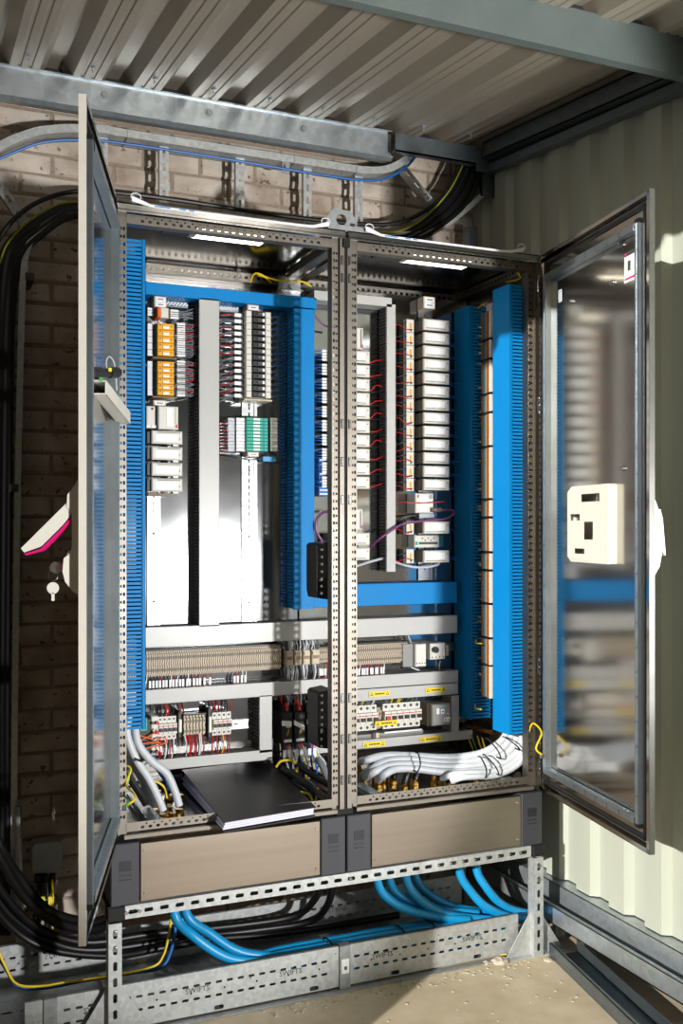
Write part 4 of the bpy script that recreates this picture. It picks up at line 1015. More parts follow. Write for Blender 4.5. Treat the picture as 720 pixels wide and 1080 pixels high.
# right column: white modules with grey flank, terminal foot on the left
def io_module(u0, u1, vc, label, group, foot=True, h=.046, yf=.345, parts=True):
    x0, x1 = PX(u0, yf), PX(u1, yf); zc = PZ((u0+u1)/2, vc, yf)
    t = thing('io_module', label, 'module', ((x0+x1)/2, (yf+YP)/2, zc-h/2), group)
    b = MB(); b.box(x0+.001, x1-.001, yf+.012, YP-.010, zc-h/2, zc+h/2); b.build('body', 'module_grey', t)
    b = MB(); b.cbox(x0, x1, yf, yf+.014, zc-h/2-.001, zc+h/2+.001, .004); b.build('face', 'module_white', t)
    b = MB(); b.box(x0+.016, x1-.022, yf-.0008, yf+.001, zc-h*.22, zc+h*.34); b.build('label_window', 'module_face', t)
    b = MB(); b.box(x0+.008, x1-.018, yf-.0006, yf+.001, zc-h*.38, zc-h*.33); b.build('groove', 'dark_grey', t)
    b = MB(); b.cyl((x1-.010, yf-.0008, zc+h*.24), (x1-.010, yf+.001, zc+h*.24), .003, 8); b.build('indicator', 'fin_grey', t)
    if foot:
        xa = PX(u0-18.5, YP-.055)
        b = MB(); b.cbox(xa, xa+.034, YP-.055, YP-.010, zc-h/2-.004, zc+h/2+.006, .002); b.build('terminal_foot', 'module_white', t)
        b = MB(); b.box(xa-.008, xa, YP-.045, YP-.010, zc-h/2-.004, zc+h/2+.006); b.build('foot_flank', 'dark_grey', t)
        b = MB(); b.box(xa+.015, xa+.022, YP-.058, YP-.055, zc-.010, zc+.012); b.build('lever', 'yellow', t)
        b = MB(); b.cyl((xa+.020, YP-.0565, zc-.018), (xa+.020, YP-.055, zc-.018), .004, 8); b.build('port', 'dark_grey', t)
        xd = PX(416.5, YD); rr = random.Random(int(vc*7)); dz = rr.uniform(-.012, .012)
        wire([(xa+.024, YP-.060, zc-.014), (xa-.012, YP-.075, zc-.016+rr.uniform(-.01, .012)), (xa-.035, YP-.060, zc-.012+dz), (xd-.005, YP-.04, zc-.010+dz)], .0020, 'wire_red', t)
        wire([(xa+.004, YP-.050, zc+.012), (xa-.020, YP-.060, zc+.010), (xd-.005, YP-.035, zc+dz)], .0020, 'wire_black', t)
        xe = x1+.004
        b = MB(); b.box(x1-.006, x1+.012, YP-.075, YP-.045, zc-h*.40, zc-h*.1); b.build('plug', 'module_white', t)
        for k in (0, 1): wire([(x1+.010, YP-.06, zc-h*.3+k*.008), (x1+.04, YP-.055, zc-h*.32+k*.008), (.69, YP-.05, zc-h*.3+k*.006)], .0016, 'wire_blue', t)
    return t
ordn = ['topmost', 'second', 'third', 'fourth', 'fifth', 'sixth', 'seventh', 'eighth', 'ninth', 'tenth', 'eleventh', 'twelfth', 'thirteenth']
for i in range(13):
    io_module(447, 474, 342.7+14.05*i if False else 342.7+(511.3-342.7)/12*i, f'white module in the right column, {ordn[i]} from its top', 'white modules in the right column', h=.041)
io_module(447, 474, 556.5, 'white module of the right column just below the purple cable', 'white modules in the right column')
io_module(447, 474, 587, 'lowest white module of the right column', 'white modules in the right column')
# middle column, half behind the frame posts
for i in range(11):
    v = 375.5+i*(517-375.5)/9.55
    if v > 520: break
    t = io_module(349, 390, v, f'white module in the half-hidden middle column, {ordn[i]} from its top', 'white modules in the middle column', foot=False, h=.045, yf=.36)
    x1 = PX(390, .36); zc = PZ(370, v, .36); rr = random.Random(i+50); xd = PX(408, YD)
    wire([(x1+.004, .40, zc-.012), (x1+.02, .395, zc-.014), (x1+.045, .40, zc-.004+rr.uniform(-.01, .012)), (xd+.006, .42, zc+.004)], .0021, 'wire_red', t)
    wire([(x1+.004, .40, zc-.022), (x1+.025, .395, zc-.020), (xd+.006, .42, zc-.014)], .0019, 'wire_black', t)
    # blue wiring with white markers on the left, seen through the left opening
    xa = PX(347.5, .40)
    for k in range(4):
        zz = zc+.018-k*.011
        m = MB(); m.box(xa-.034, xa-.004, .392, .397, zz-.0045, zz+.0045); m.build('wire_marker', 'module_face', t)
        wire([(xa-.034, .395, zz), (xa-.048, .40, zz+rr.uniform(-.002, .003)), (PX(331, YD)+.004, .43, zz+.003+rr.uniform(-.004, .006))], .0022, 'wire_blue', t, n=5)
for v, nm in ((568.5, 'upper'), (584.5, 'lower')): io_module(349, 390, v, f'{nm} of two white modules low in the half-hidden middle column', 'white modules in the middle column', foot=False, h=.045, yf=.36)
# blue-faced terminals below the blue wiring
for i, (va, vb) in enumerate(((483, 497), (498, 510), (511, 523))):
    q0, q1 = P(336, vb, y=.41), P(349, va, y=.41); m = MB(); m.cbox(q0.x, q1.x, .41, YP-.004, q0.z, q1.z, .002)
    t = tag(m.build('terminal_block', 'wire_blue'), ('upper', 'middle', 'lower')[i]+' blue terminal block seen beside the frame post', 'terminal block', 'blue terminal blocks')
    for k in range(3): m = MB(); z = q0.z+(q1.z-q0.z)*(k+.5)/3; m.box(q0.x+.004, q1.x, .408, .411, z-.002, z+.002); m.build('slot', 'module_face', t)
# thin gateway units at top and bottom of the middle column
for (u0, u1, va, vb, lab) in ((376, 383, 346, 367, 'narrow white unit with red mark at the top of the half-hidden column'), (376, 382.5, 537, 559, 'narrow white unit with red mark low in the half-hidden column')):
    q0, q1 = P(u0-14, vb, y=.38), P(u1, va, y=.38)
    t = thing('bus_coupler', lab, 'module', ((q0.x+q1.x)/2, .42, q0.z)); mod_box(t, q0.x, q1.x, .38, YP-.004, q0.z, q1.z, 'module_white', 'body')
    b = MB(); b.box(q1.x-.012, q1.x-.008, .3785, .3805, q0.z+.006, q1.z-.006); b.build('groove', 'dark_grey', t)
    b = MB(); b.box(q1.x-.006, q1.x-.002, .3785, .3805, q0.z+.004, q0.z+.018); b.build('red_mark', 'red', t)
# controller between the module groups, right column
q0, q1 = P(438, 541, y=.38), P(457, 520.5, y=.38)
t = thing('bus_coupler', 'wide white controller with red mark crossed by a red wire, right column', 'module', ((q0.x+q1.x)/2, .42, q0.z))
mod_box(t, q0.x, q1.x, .38, YP-.004, q0.z, q1.z, 'module_white', 'body')
b = MB(); w = q1.x-q0.x; b.box(q0.x+w*.28, q0.x+w*.62, .3788, .3803, q0.z+.008, q1.z-.012); b.build('label_window', 'module_face', t)
b = MB(); b.box(q0.x+w*.10, q0.x+w*.18, .3788, .3803, q1.z-.018, q1.z-.006); b.build('red_mark', 'red', t)
b = MB(); b.cyl((q1.x-.012, .374, q1.z-.014), (q1.x-.012, .381, q1.z-.014), .008, 10); b.build('connector', 'zinc_rail', t)
b = MB(); a = P(454, 540, y=.375); c = P(465.5, 535.5, y=.375); b.cbox(a.x, c.x, .370, .39, a.z, c.z, .002); b.box(a.x+.012, a.x+.022, .3685, .371, a.z+.006, c.z-.006); b.build('bus_plug', ['dark_grey'], t)
b = MB(); b.box(a.x+.012, a.x+.022, .367, .3695, a.z+.006, c.z-.006); b.build('plug_label', 'orange', t)
wire([P(417, 528, y=.40), P(430, 530, y=.372), P(448, 530.5, y=.37), P(468, 529, y=.37)], .0022, 'wire_red', t)
b = MB(); a = P(442, 547, y=.40); c = P(458, 541.5, y=.40); b.box(a.x, c.x, .40, .44, a.z, c.z); b.build('end_clamp', 'zinc_rail', t)
# purple bus cables
def tagc(o, l, c='cable', g=None): return tag(o, l, c, g)
pc = MB().tube(curve_pts([P(390, 577, y=.40), P(402, 567, y=.36), P(418, 556, y=.36), P(428, 552, y=.350), P(450, 549, y=.35), P(468, 547.5, y=.35), P(477, 543, y=.36), P(478, 539, y=.37), P(470, 538, y=.37), P(465, 538, y=.372)], 6), .0048, 8).build('bus_cable', 'wire_purple', smooth=True)
tagc(pc, 'purple bus cable looping in front of the right module column')
pc = MB().tube(curve_pts([P(349, 539, y=.40), P(340, 541, y=.38), P(334, 548, y=.37), P(333.5, 560, y=.37), P(340, 571, y=.37), P(349, 580, y=.39)], 6), .0055, 8).build('bus_cable', 'wire_purple', smooth=True)
tagc(pc, 'thick purple cable loop left of the frame post')
pc = MB().tube(curve_pts([P(331, 332, y=.39), P(340, 342, y=.40), P(350, 346, y=.41)], 6), .004, 8).build('bus_cable', 'wire_purple', smooth=True)
tagc(pc, 'short purple cable entering the blue duct near the top')
pc = MB().tube(curve_pts([P(376, 597, y=.42), P(392, 592, y=.41), P(406, 589, y=.415), P(417, 593, y=.41), P(430, 597, y=.39), P(446, 598.5, y=.385), P(460, 596, y=.385), P(463, 594, y=.39)], 6), .005, 8).build('grey_cable', 'cable_grey', smooth=True)
tagc(pc, 'light grey cable passing under the lowest white module')
pc = MB().tube(curve_pts([P(417, 551, y=.43), P(425, 546, y=.41), P(434, 544, y=.41), P(441, 544, y=.43)], 6), .005, 8).build('grey_cable', 'dark_grey', smooth=True)
tagc(pc, 'dark grey cable above the purple cable in the right column')
# exposed circuit board unit
q0, q1 = P(437, 577.5, y=.40), P(463, 564.5, y=.40)
t = thing('board_unit', 'white unit with exposed slot and teal edge between two white modules', 'module', ((q0.x+q1.x)/2, .42, q0.z)); mod_box(t, q0.x, q1.x, .40, YP-.004, q0.z, q1.z, 'module_white', 'body')
b = MB(); b.box(q0.x+.02, q1.x-.008, .398, .401, q0.z+.012, q0.z+.022); b.build('slot', 'dark_grey', t)
b = MB(); b.box(q1.x, q1.x+.022, .405, .44, q0.z+.002, q1.z-.002); b.build('board_edge', 'strip_blue', t)
for k in range(5): b = MB(); b.cyl((q0.x+.035+k*.013, .3985, q1.z-.012-(k % 2)*.008), (q0.x+.035+k*.013, .401, q1.z-.012-(k % 2)*.008), .004, 8); b.build('port', 'fin_grey', t)
b = MB(); b.box(q0.x+.004, q0.x+.014, .397, .401, q0.z+.010, q0.z+.024); b.build('plug', 'teal', t)
# card holders with rail code labels
def card(u0, u1, va, vb, y, label, rows=1):
    a, c = P(u0, vb, y=y), P(u1, va, y=y)
    t = thing('label_holder', label, 'label holder', ((a.x+c.x)/2, y, a.z)); b = MB(); b.box(a.x-.004, c.x+.003, y+.001, YP-.006, a.z-.002, c.z+.002); b.build('clip', 'beige', t)
    for k in range(rows):
        h = (c.z-a.z)/rows; b = MB(); b.box(a.x, c.x, y-.001, y+.001, a.z+h*k+.001, a.z+h*(k+1)-.001); cd_ = b.build('card', 'module_face', t)
        b = MB(); b.box(a.x+(c.x-a.x)*.22, c.x-(c.x-a.x)*.22, y-.0015, y-.0009, a.z+h*k+h*.40, a.z+h*k+h*.62); b.build('print', 'wire_grey', t)
card(447.5, 458, 314, 324.5, .40, 'beige label holder with two white cards above the right module column', 2)
card(164, 174.5, 313.5, 323.5, .40, 'label holder with two white cards at the top left of the left enclosure', 2)
card(163, 174, 423, 427.5, .39, 'small white rail label under the lower yellow relay block')
card(262, 272, 322.5, 326.5, .40, 'small white rail label above the breaker column')
card(262, 272, 477.5, 481, .40, 'small white rail label below the green terminals')

# ------------------------------------------------------------------ left column: orange terminal, yellow relays, white modules
q0, q1 = P(166, 334.5, y=.385), P(178, 324.5, y=.385)
t = thing('terminal_block', 'small white terminal block with orange end above the yellow relays', 'terminal block', ((q0.x+q1.x)/2, .42, q0.z))
w = q1.x-q0.x
mod_box(t, q0.x, q0.x+w*.30, .385, YP-.006, q0.z, q1.z, 'orange', 'orange_end'); mod_box(t, q0.x+w*.30, q1.x, .388, YP-.006, q0.z, q1.z, 'module_white', 'body'); mod_box(t, q1.x, q1.x+.008, .392, YP-.006, q0.z-.002, q1.z-.002, 'module_grey', 'end_bracket')
def marker_fan(t, uA, uB, v, y, n, uD, cols, seed, left=False):
    """white markers uA..uB at height v (n rows over given v list) and wires on to the duct at uD"""
    rr = random.Random(seed)
    for k, vv in enumerate(v):
        a, c = P(uA, vv, y=y), P(uB, vv, y=y)
        m = MB(); m.box(min(a.x, c.x), max(a.x, c.x), y-.003, y+.003, a.z-.0052, a.z+.0052); m.build('wire_marker', 'module_face', t)
        col = cols[k % len(cols)]; e = P(uD, vv, y=YP-.035)
        s = c if not left else a
        wire([s, s.lerp(e, .4)+Vector((0, .004, rr.uniform(-.003, .003))), e+Z3*rr.uniform(-.012, .012)], .0024, col, t, n=5, seg=4)
        if rr.random() < .8: wire([s-Z3*.003, s.lerp(e, .5)+Vector((0, .012, -.006+rr.uniform(-.004, .004))), e+Z3*rr.uniform(-.022, .006)], .0022, 'wire_grey', t, n=5, seg=4)
marker_fan(t, 179.5, 188, [328+k*2.2 for k in range(4)], .40, 4, 204, ['wire_grey'], 1)
marker_fan(t, 155.5, 160, [326+k*2.6 for k in range(3)], .40, 4, 165, ['wire_grey'], 2)
def relay_block(v0, v1, n, label, seed, last_wide=False):
    yf = .36; h = (v1-v0)/n
    for i in range(n):
        a, c = P(165, v0+h*(i+1), y=yf), P(184.5, v0+h*i, y=yf); 
        t = thing('safety_relay', label(i), 'relay', ((a.x+c.x)/2, .41, a.z), 'yellow relay modules')
        z0, z1 = P(174, v0+h*(i+1), y=yf).z+.0006, P(174, v0+h*i, y=yf).z-.0006; x0, x1 = a.x, c.x; W = x1-x0
        b = MB(); b.cbox(x0+W*.06, x1-W*.06, yf, YP-.010, z0, z1, .002); b.build('body', 'yellow', t)
        b = MB(); b.cbox(x0, x0+W*.10, yf+.018, YP-.010, z0, z1, .002); b.build('pole_row', 'dark_grey', t)
        b = MB(); b.cbox(x1-W*.10, x1+.004, yf+.018, YP-.010, z0, z1, .002); b.build('pole_row', 'dark_grey', t)
        b = MB(); b.box(x0+W*.36, x0+W*.68, yf-.001, yf+.001, z0+(z1-z0)*.15, z0+(z1-z0)*.55); b.build('name_card', 'module_face', t)
        b = MB(); b.cyl((x0+W*.2, yf-.001, z0+(z1-z0)*.7), (x0+W*.2, yf+.001, z0+(z1-z0)*.7), .0035, 8); b.build('port', 'beige_dark', t)
        b = MB(); b.cyl((x0+W*.8, yf-.001, z0+(z1-z0)*.6), (x0+W*.8, yf+.001, z0+(z1-z0)*.6), .0035, 8); b.build('port', 'beige_dark', t)
        b = MB(); b.box(x0+W*.33, x0+W*.335+.001, yf-.0006, yf+.001, z0+.002, z1-.002); b.build('seam', 'beige_dark', t)
        vm = v0+h*(i+.5)
        marker_fan(t, 186.5, 195, [vm-2.2, vm+.0, vm+2.2], .385, 3, 206, ['wire_grey', 'wire_red', 'wire_grey'] if i != 4 else ['wire_grey'], seed+i)
        marker_fan(t, 155.5, 161, [vm-1.6, vm+1.6], .40, 2, 165, ['wire_grey'], seed+i+20)
relay_block(341, 375.5, 5, lambda i: f'yellow relay module in the upper yellow block, {ordn[i]} from its top', 10)
relay_block(381, 417, 6, lambda i: f'yellow relay module in the lower yellow block, {ordn[i]} from its top', 30)
for v, nm in ((376.5, 'upper'), (417.8, 'lower')):
    a = P(161, v, y=.375); c = P(186, v, y=.375); b = MB(); b.box(a.x, c.x, .37, YP-.01, a.z-.004, a.z); tag(b.build('end_clamp', 'beige_dark'), f'thin olive end clamp below the {nm} yellow relay block', 'clamp')
# white modules below
q0, q1 = P(155.5, 452, y=.36), P(188, 429, y=.36)
t = thing('power_module', 'grey and white power module with red mark under the yellow relays', 'module', ((q0.x+q1.x)/2, .41, q0.z)); w = q1.x-q0.x
mod_box(t, q0.x+w*.35, q1.x, .36, YP-.01, q0.z, q1.z, 'module_white', 'body'); mod_box(t, q0.x, q0.x+w*.28, .375, YP-.01, q0.z+.004, q1.z, 'module_white', 'terminal_side')
mod_box(t, q0.x+w*.28, q0.x+w*.35, .38, YP-.01, q0.z, q1.z-.012, 'dark_grey', 'gap_strip')
b = MB(); b.box(q0.x+w*.62, q0.x+w*.82, .3585, .3605, q0.z+.012, q1.z-.006); b.build('label_window', 'module_face', t)
b = MB(); b.box(q1.x-.010, q1.x-.004, .3585, .3605, q0.z+.006, q0.z+.018); b.build('red_mark', 'red', t)
b = MB(); b.box(q0.x+w*.9, q0.x+w*.915, .359, .3605, q0.z+.02, q1.z-.004); b.build('groove', 'dark_grey', t)
for k, c in enumerate(('dark_grey', 'orange', 'dark_grey')): b = MB(); b.cyl((q0.x+.02+k*.022, .373, q1.z-.010), (q0.x+.02+k*.022, .376, q1.z-.010), .0045, 8); b.build('port', c, t)
b = MB(); b.box(q0.x, q0.x+w*.30, .373, .376, q0.z+.004, q0.z+.014); b.build('plug', 'module_face', t)
b = MB(); b.box(q0.x+w*.13, q0.x+w*.17, .3715, .3745, q0.z+.004, q0.z+.014); b.build('plug_stripe', 'label_yellow', t)
for i, v in enumerate((461.3, 478.2, 495, 511.5)):
    yf = .35; x0, x1 = PX(160, yf), PX(192.5, yf); zc = PZ(176, v, yf); h = .046
    t = thing('io_module', f'white module below the yellow relays, {ordn[i]} of the four', 'module', ((x0+x1)/2, .41, zc-h/2), 'white modules below the relays')
    b = MB(); b.box(x0-.012, x1-.012, yf+.016, YP-.010, zc-h/2+.002, zc+h/2-.004); b.build('body', 'dark_grey', t)
    b = MB(); b.cbox(x0, x1, yf, yf+.016, zc-h/2, zc+h/2, .004); b.build('face', 'module_white', t)
    b = MB(); b.box(x0+.014, x1-.018, yf-.0008, yf+.001, zc-h*.33, zc+h*.22); b.build('label_window', 'module_face', t)
    b = MB(); b.box(x0+.02, x1-.008, yf-.0006, yf+.001, zc+h*.34, zc+h*.39); b.build('groove', 'dark_grey', t)
    b = MB(); b.box(x1-.012, x1-.010, yf-.0006, yf+.001, zc-h*.2, zc+h*.0); b.build('indicator', 'dark_grey', t)
    b = MB(); b.box(x1-.030, x1-.010, yf+.02, yf+.05, zc-h/2-.006, zc-h/2+.002); b.build('latch', 'white', t)
b = MB(); a, c = P(156, 523, y=.40), P(180, 520.5, y=.40); b.box(a.x, c.x, .40, YP-.008, a.z, c.z); tag(b.build('end_clamp', 'beige_dark'), 'brown end clamp under the four white modules', 'clamp')

# ------------------------------------------------------------------ breaker column
yf = .355; n = 14; v0, v1 = 328, 419.5
for i in range(n):
    h = (v1-v0)/n; va, vb = v0+h*i, v0+h*(i+1)
    x0, x1 = PX(260, yf), PX(286, yf); W = x1-x0; z1, z0 = PZ(273, va, yf)-.0006, PZ(273, vb, yf)+.0006
    ln = ordn[i] if i < 13 else 'lowest'
    t = thing('circuit_breaker', f'slim black and white breaker in the tall column, {ln} from its top', 'circuit breaker', ((x0+x1)/2, .41, z0), 'breakers in the tall column')
    b = MB(); b.box(x0, x1, yf+.02, YP-.010, z0, z1); b.build('body', 'module_white', t)
    b = MB(); b.cbox(x0, x0+W*.22, yf+.004, yf+.022, z0, z1, .002); b.build('end_cover', 'module_white', t)
    b = MB(); b.cbox(x0+W*.24, x0+W*.76, yf, yf+.022, z0+.001, z1-.001, .002); b.build('black_face', 'black', t)
    b = MB(); b.cbox(x0+W*.78, x1, yf+.004, yf+.022, z0, z1, .002); b.build('end_cover', 'module_white', t)
    b = MB(); b.box(x0+W*.44, x0+W*.60, yf-.005, yf, z0+(z1-z0)*.3, z1-(z1-z0)*.3); b.build('toggle', 'dark_grey', t)
    b = MB(); b.box(x0+W*.64, x0+W*.73, yf-.0006, yf+.0005, z0+(z1-z0)*.25, z1-(z1-z0)*.25); b.build('rating_print', 'module_face', t)
    vm = (va+vb)/2; rr = random.Random(i)
    a = P(247, vm+1, y=.40); c = P(255.5, vm, y=.40); m = MB(); m.box(a.x, c.x, .395, .403, a.z-.0065, a.z+.0065); m.build('wire_marker', 'module_face', t)
    m = MB(); m.box(c.x, x0+.004, .385, .42, z0+.003, z1-.003); m.build('plug', 'black', t)
    e = P(229, vm+6*(i/14-.1), y=YP-.03)
    for k in range(3): wire([a+Z3*(.004*k-.004), a.lerp(e, .4)+Vector((0, rr.uniform(-.01, .01), rr.uniform(-.006, .006))), e+Z3*rr.uniform(-.02, .012)], .0025, ['wire_grey', 'wire_red', 'wire_grey'][(k+i) % 3] if k else 'wire_grey', t, n=5, seg=4)
    e0 = Vector((x1+.002, .40, (z0+z1)/2)); e1 = P(297, vm+2, y=YP-.03)
    m = MB(); m.box(x1, x1+.018, .395, .405, z0+.005, z1-.005); m.build('wire_marker', 'module_grey', t)
    wire([e0+X3*.016, e0.lerp(e1, .5)-Y3*.01, e1], .0024, 'wire_blue', t, n=5, seg=4)
b = MB(); a, c = P(256, 421.5, y=.39), P(285, 419.7, y=.39); b.box(a.x, c.x, .37, YP-.01, a.z-.004, a.z+.002); tag(b.build('end_clamp', 'beige'), 'cream end clamp under the breaker column', 'clamp')
# green terminals
n = 10; v0, v1 = 440.5, 476; yf = .375
for i in range(n):
    h = (v1-v0)/n; va, vb = v0+h*i, v0+h*(i+1); x0, x1 = PX(260, yf), PX(282.5, yf); W = x1-x0; z1, z0 = PZ(271, va, yf)-.0005, PZ(271, vb, yf)+.0005
    t = thing('green_terminal', f'slim green interface terminal, {ordn[i] if i < 9 else "lowest"} from the top of its block', 'terminal', ((x0+x1)/2, .42, z0), 'green interface terminals')
    b = MB(); b.cbox(x0, x1, yf, YP-.010, z0, z1, .0015); b.build('body', 'teal', t)
    b = MB(); b.box(x0+W*.32, x0+W*.62, yf-.001, yf+.001, z0+.002, z1-.002); b.build('name_card', 'module_face', t)
    b = MB(); b.box(x0+W*.76, x0+W*.84, yf-.001, yf+.001, z0+.002, z1-.002); b.build('lens', 'wire_blue', t)
    vm = (va+vb)/2
    a, c = P(249, vm, y=.395), P(258.5, vm, y=.395); m = MB(); m.box(a.x, c.x, .391, .399, a.z-.0055, a.z+.0055); m.build('wire_marker', 'module_face', t)
    a2 = P(240, vm, y=.41); m = MB(); m.box(a2.x, a.x-.002, .405, .413, a.z-.0055, a.z+.0055); m.build('wire_marker', 'cable_grey', t)
    e = P(230, vm+3, y=YP-.03); wire([a2, a2.lerp(e, .5)-Y3*.006, e], .0024, 'wire_red' if i % 2 else 'wire_black', t, n=5, seg=4)
    a, c = P(285, vm, y=.40), P(292, vm, y=.40); m = MB(); m.box(a.x, c.x, .396, .404, a.z-.0055, a.z+.0055); m.build('wire_marker', 'module_white', t)
    e = P(300, vm+4, y=YP-.04); wire([c, c.lerp(e, .5)-Y3*.006, e], .0022, 'wire_blue', t, n=5, seg=4)
wz = tag(MB().tube(curve_pts([P(231, 480, y=.43), P(240, 481, y=.41), P(252, 483, y=.40), P(262, 485, y=.40), P(275, 484, y=.40), P(288, 484, y=.405), P(302, 487, y=.42)], 5), .0025, 6).build('loose_wire', 'wire_black', smooth=True), 'loose dark wire crossing the rail below the green terminals', 'wire')
b = MB(); a, c = P(277, 486.5, y=.40), P(290, 482, y=.40); b.box(a.x, c.x, .396, .44, a.z, c.z); tag(b.build('terminal_block', 'cable_blue'), 'small blue terminal block just below the green terminals', 'terminal block')

# ------------------------------------------------------------------ long beige terminal rows
def terminal_row(u0, u1, v0, v1, uref, pitch, label, wires, yf=.395, x0=None):
    x0 = PX(u0, yf) if x0 is None else x0; x1 = PX(u1, yf); z1, z0 = PZ(uref, v0, yf), PZ(uref, v1, yf); n = int((x1-x0)/pitch); H = z1-z0
    t = thing('terminal_row', label, 'terminal row', ((x0+x1)/2, .43, z0)); m = MB(); w = pitch*.66
    m.box(0, w, yf+.012, YP-.008, 0, H); m.box(0, w, yf, yf+.012, H*.10, H*.42); m.box(0, w, yf, yf+.012, H*.58, H*.90); m.box(0, w, yf+.006, yf+.012, H*.42, H*.58)
    m.mi(1)
    for zz in (.26, .74): m.box(w*.18, w*.82, yf-.0006, yf+.002, H*(zz-.055), H*(zz+.055))
    me = bpy.data.meshes.new('terminal'); me.from_pydata(m.v, [], m.f); me.materials.append(MATS['beige']); me.materials.append(MATS['dark_grey']); me.polygons.foreach_set('material_index', m.m)
    for i in range(n):
        o = bpy.data.objects.new('terminal', me); COL.objects.link(o); o.parent = t; o.location = Vector((x0+i*pitch, 0, z0))-ORG[t.name]
    b = MB(); b.box(x0, x1, yf+.018, YP-.010, z0+.002, z1-.002); b.build('backing', 'dark_grey', t)
    b = MB(); b.box(x0-.002, x1+.002, yf+.014, YP-.012, z1, z1+.006); b.build('top_jumper_cover', 'black', t)
    rr = random.Random(int(u0)+3)
    for (ua, ub, every) in wires:
        xa, xb = PX(ua, yf), PX(ub, yf); k = 0; x = xa
        while x < xb:
            red = rr.random() < .5; zb = H2z1+.004; s = Vector((x, yf+.016, z0+.004)); e = Vector((x-.010+rr.uniform(-.006, .006), yf+.022, zb-.012))
            wire([s, s.lerp(e, .5)+Vector((.003, -.006, 0)), e], .0019, 'wire_red' if red else ('module_face' if rr.random() < .5 else 'wire_black'), t, n=5, seg=3)
            mm = MB(); q = s.lerp(e, .55); mm.box(q.x-.0036, q.x+.0036, q.y-.009, q.y-.003, q.z-.014, q.z+.012); mm.build('wire_marker', 'module_face', t)
            if red: mm = MB(); mm.box(q.x-.0035, q.x+.0035, q.y-.008, q.y-.002, q.z-.028, q.z-.015); mm.build('ferrule', 'red', t)
            x += every
    return t
terminal_row(150, 299, 688, 714.5, 155, .0082, 'long row of beige terminals across the left enclosure between two grey ducts', [(156, 212, .0125), (213, 228, .018), (250, 261, .013)], x0=-.69)
terminal_row(336, 350, 684, 699, 345, .0082, 'short piece of beige terminals beside the frame post', [(338, 349, .011)])
terminal_row(353, 432, 679.5, 700.5, 400, .0082, 'row of beige terminals in the right enclosure ending at the thermostat', [(376, 407, .0115)])
# beige connectors in between
for i, (u0, u1) in enumerate(((302, 309), (311, 318), (320, 327), (329, 337))):
    yf = .385; a, c = P(u0, 702.5-(u0-302)*.06, y=yf), P(u1, 686.5-(u0-302)*.06, y=yf); x0, x1 = a.x, c.x; z0, z1 = a.z, c.z; H = z1-z0
    t = thing('terminal_clamp', f'square beige terminal clamp with bundled wires, {("first", "second", "third", "fourth")[i]} from the left', 'terminal', ((x0+x1)/2, .42, z0), 'square beige terminal clamps')
    b = MB(); b.cbox(x0, x1, yf, YP-.010, z0, z1, .003); b.build('body', 'beige', t)
    b = MB(); b.box(x0+.003, x1-.003, yf-.001, yf+.001, z0+H*.40, z0+H*.62); b.build('slot', 'beige_dark', t)
    b = MB(); b.box(x0+.002, x1-.002, yf-.006, yf+.01, z0+H*.70, z0+H*.84); b.build('ridge', 'beige', t)
    rr = random.Random(i)
    for k in range(7):
        for up in (0, 1):
            x = x0+(x1-x0)*(k+.5)/7; s = Vector((x, .40, z1-.004 if up else z0+.004)); e = Vector((x+rr.uniform(-.01, .01), .405, H1z0+.003 if up else H2z1-.006)); col = rr.choice(['module_face', 'wire_black', 'cable_grey', 'wire_grey'])
            wire([s, s.lerp(e, .5)+Vector((rr.uniform(-.004, .004), -.012, 0)), e], .0024, col, t, n=5, seg=3)
# thermostat
yf = .37; a, c = P(438, 703.5, y=yf), P(449.5, 679, y=yf)
t = thing('thermostat', 'pale grey thermostat pair with a black dial at the right end of the terminals', 'thermostat', (a.x, .42, a.z))
b = MB(); b.box(a.x-.045, a.x+.002, .39, YP-.008, a.z, c.z); b.build('side_body', 'fin_grey', t)
b = MB(); b.cbox(a.x, c.x, yf, YP-.008, a.z, c.z, .004); b.build('body', 'module_white', t)
a2, c2 = P(453.5, 696, y=yf), P(469.5, 678, y=yf); b = MB(); b.cbox(a2.x, c2.x, yf, YP-.008, a2.z, c2.z, .004); b.build('body', 'module_white', t)
for xx0, xx1, zz in ((a.x, c.x, a.z+.014), (a2.x, c2.x, a2.z+.010)):
    for k in range(4): b = MB(); x = xx0+(xx1-xx0)*(k+.6)/4.2; b.cyl((x, yf-.0008, zz), (x, yf+.001, zz), .003, 6); b.build('terminal_hole', 'dark_grey', t)
kx, kz = a2.x+(c2.x-a2.x)*.28, a2.z+(c2.z-a2.z)*.62; b = MB(); b.cyl((kx, yf-.016, kz), (kx, yf+.001, kz), .0125, 18); b.build('dial', 'knob', t, smooth=True)
b = MB(); a3, c3 = P(469.5, 692, y=.40), P(473.5, 680, y=.40); b.cbox(a3.x, c3.x, .40, YP-.008, a3.z, c3.z, .003); b.build('end_stop', 'beige', t)
for k in range(3): wire([P(460+k*2, 697, y=.40), P(460+k*1.5, 702, y=.395), P(459+k*2, 708, y=.42)], .0025, ('wire_grey', 'wire_black', 'cable_grey')[k], t)
for k in range(2): wire([P(428+k*6, 680, y=.42), P(426+k*5, 672, y=.41), P(425+k*4, 665, y=.43)], .003, ('wire_black', 'cable_grey')[k], t)
wire([P(428, 700, y=.42), P(434, 704, y=.40), P(442, 707, y=.41)], .0025, 'module_face', t); wire([P(422, 704, y=.42), P(430, 703, y=.40), P(438, 706, y=.41)], .003, 'wire_black', t)

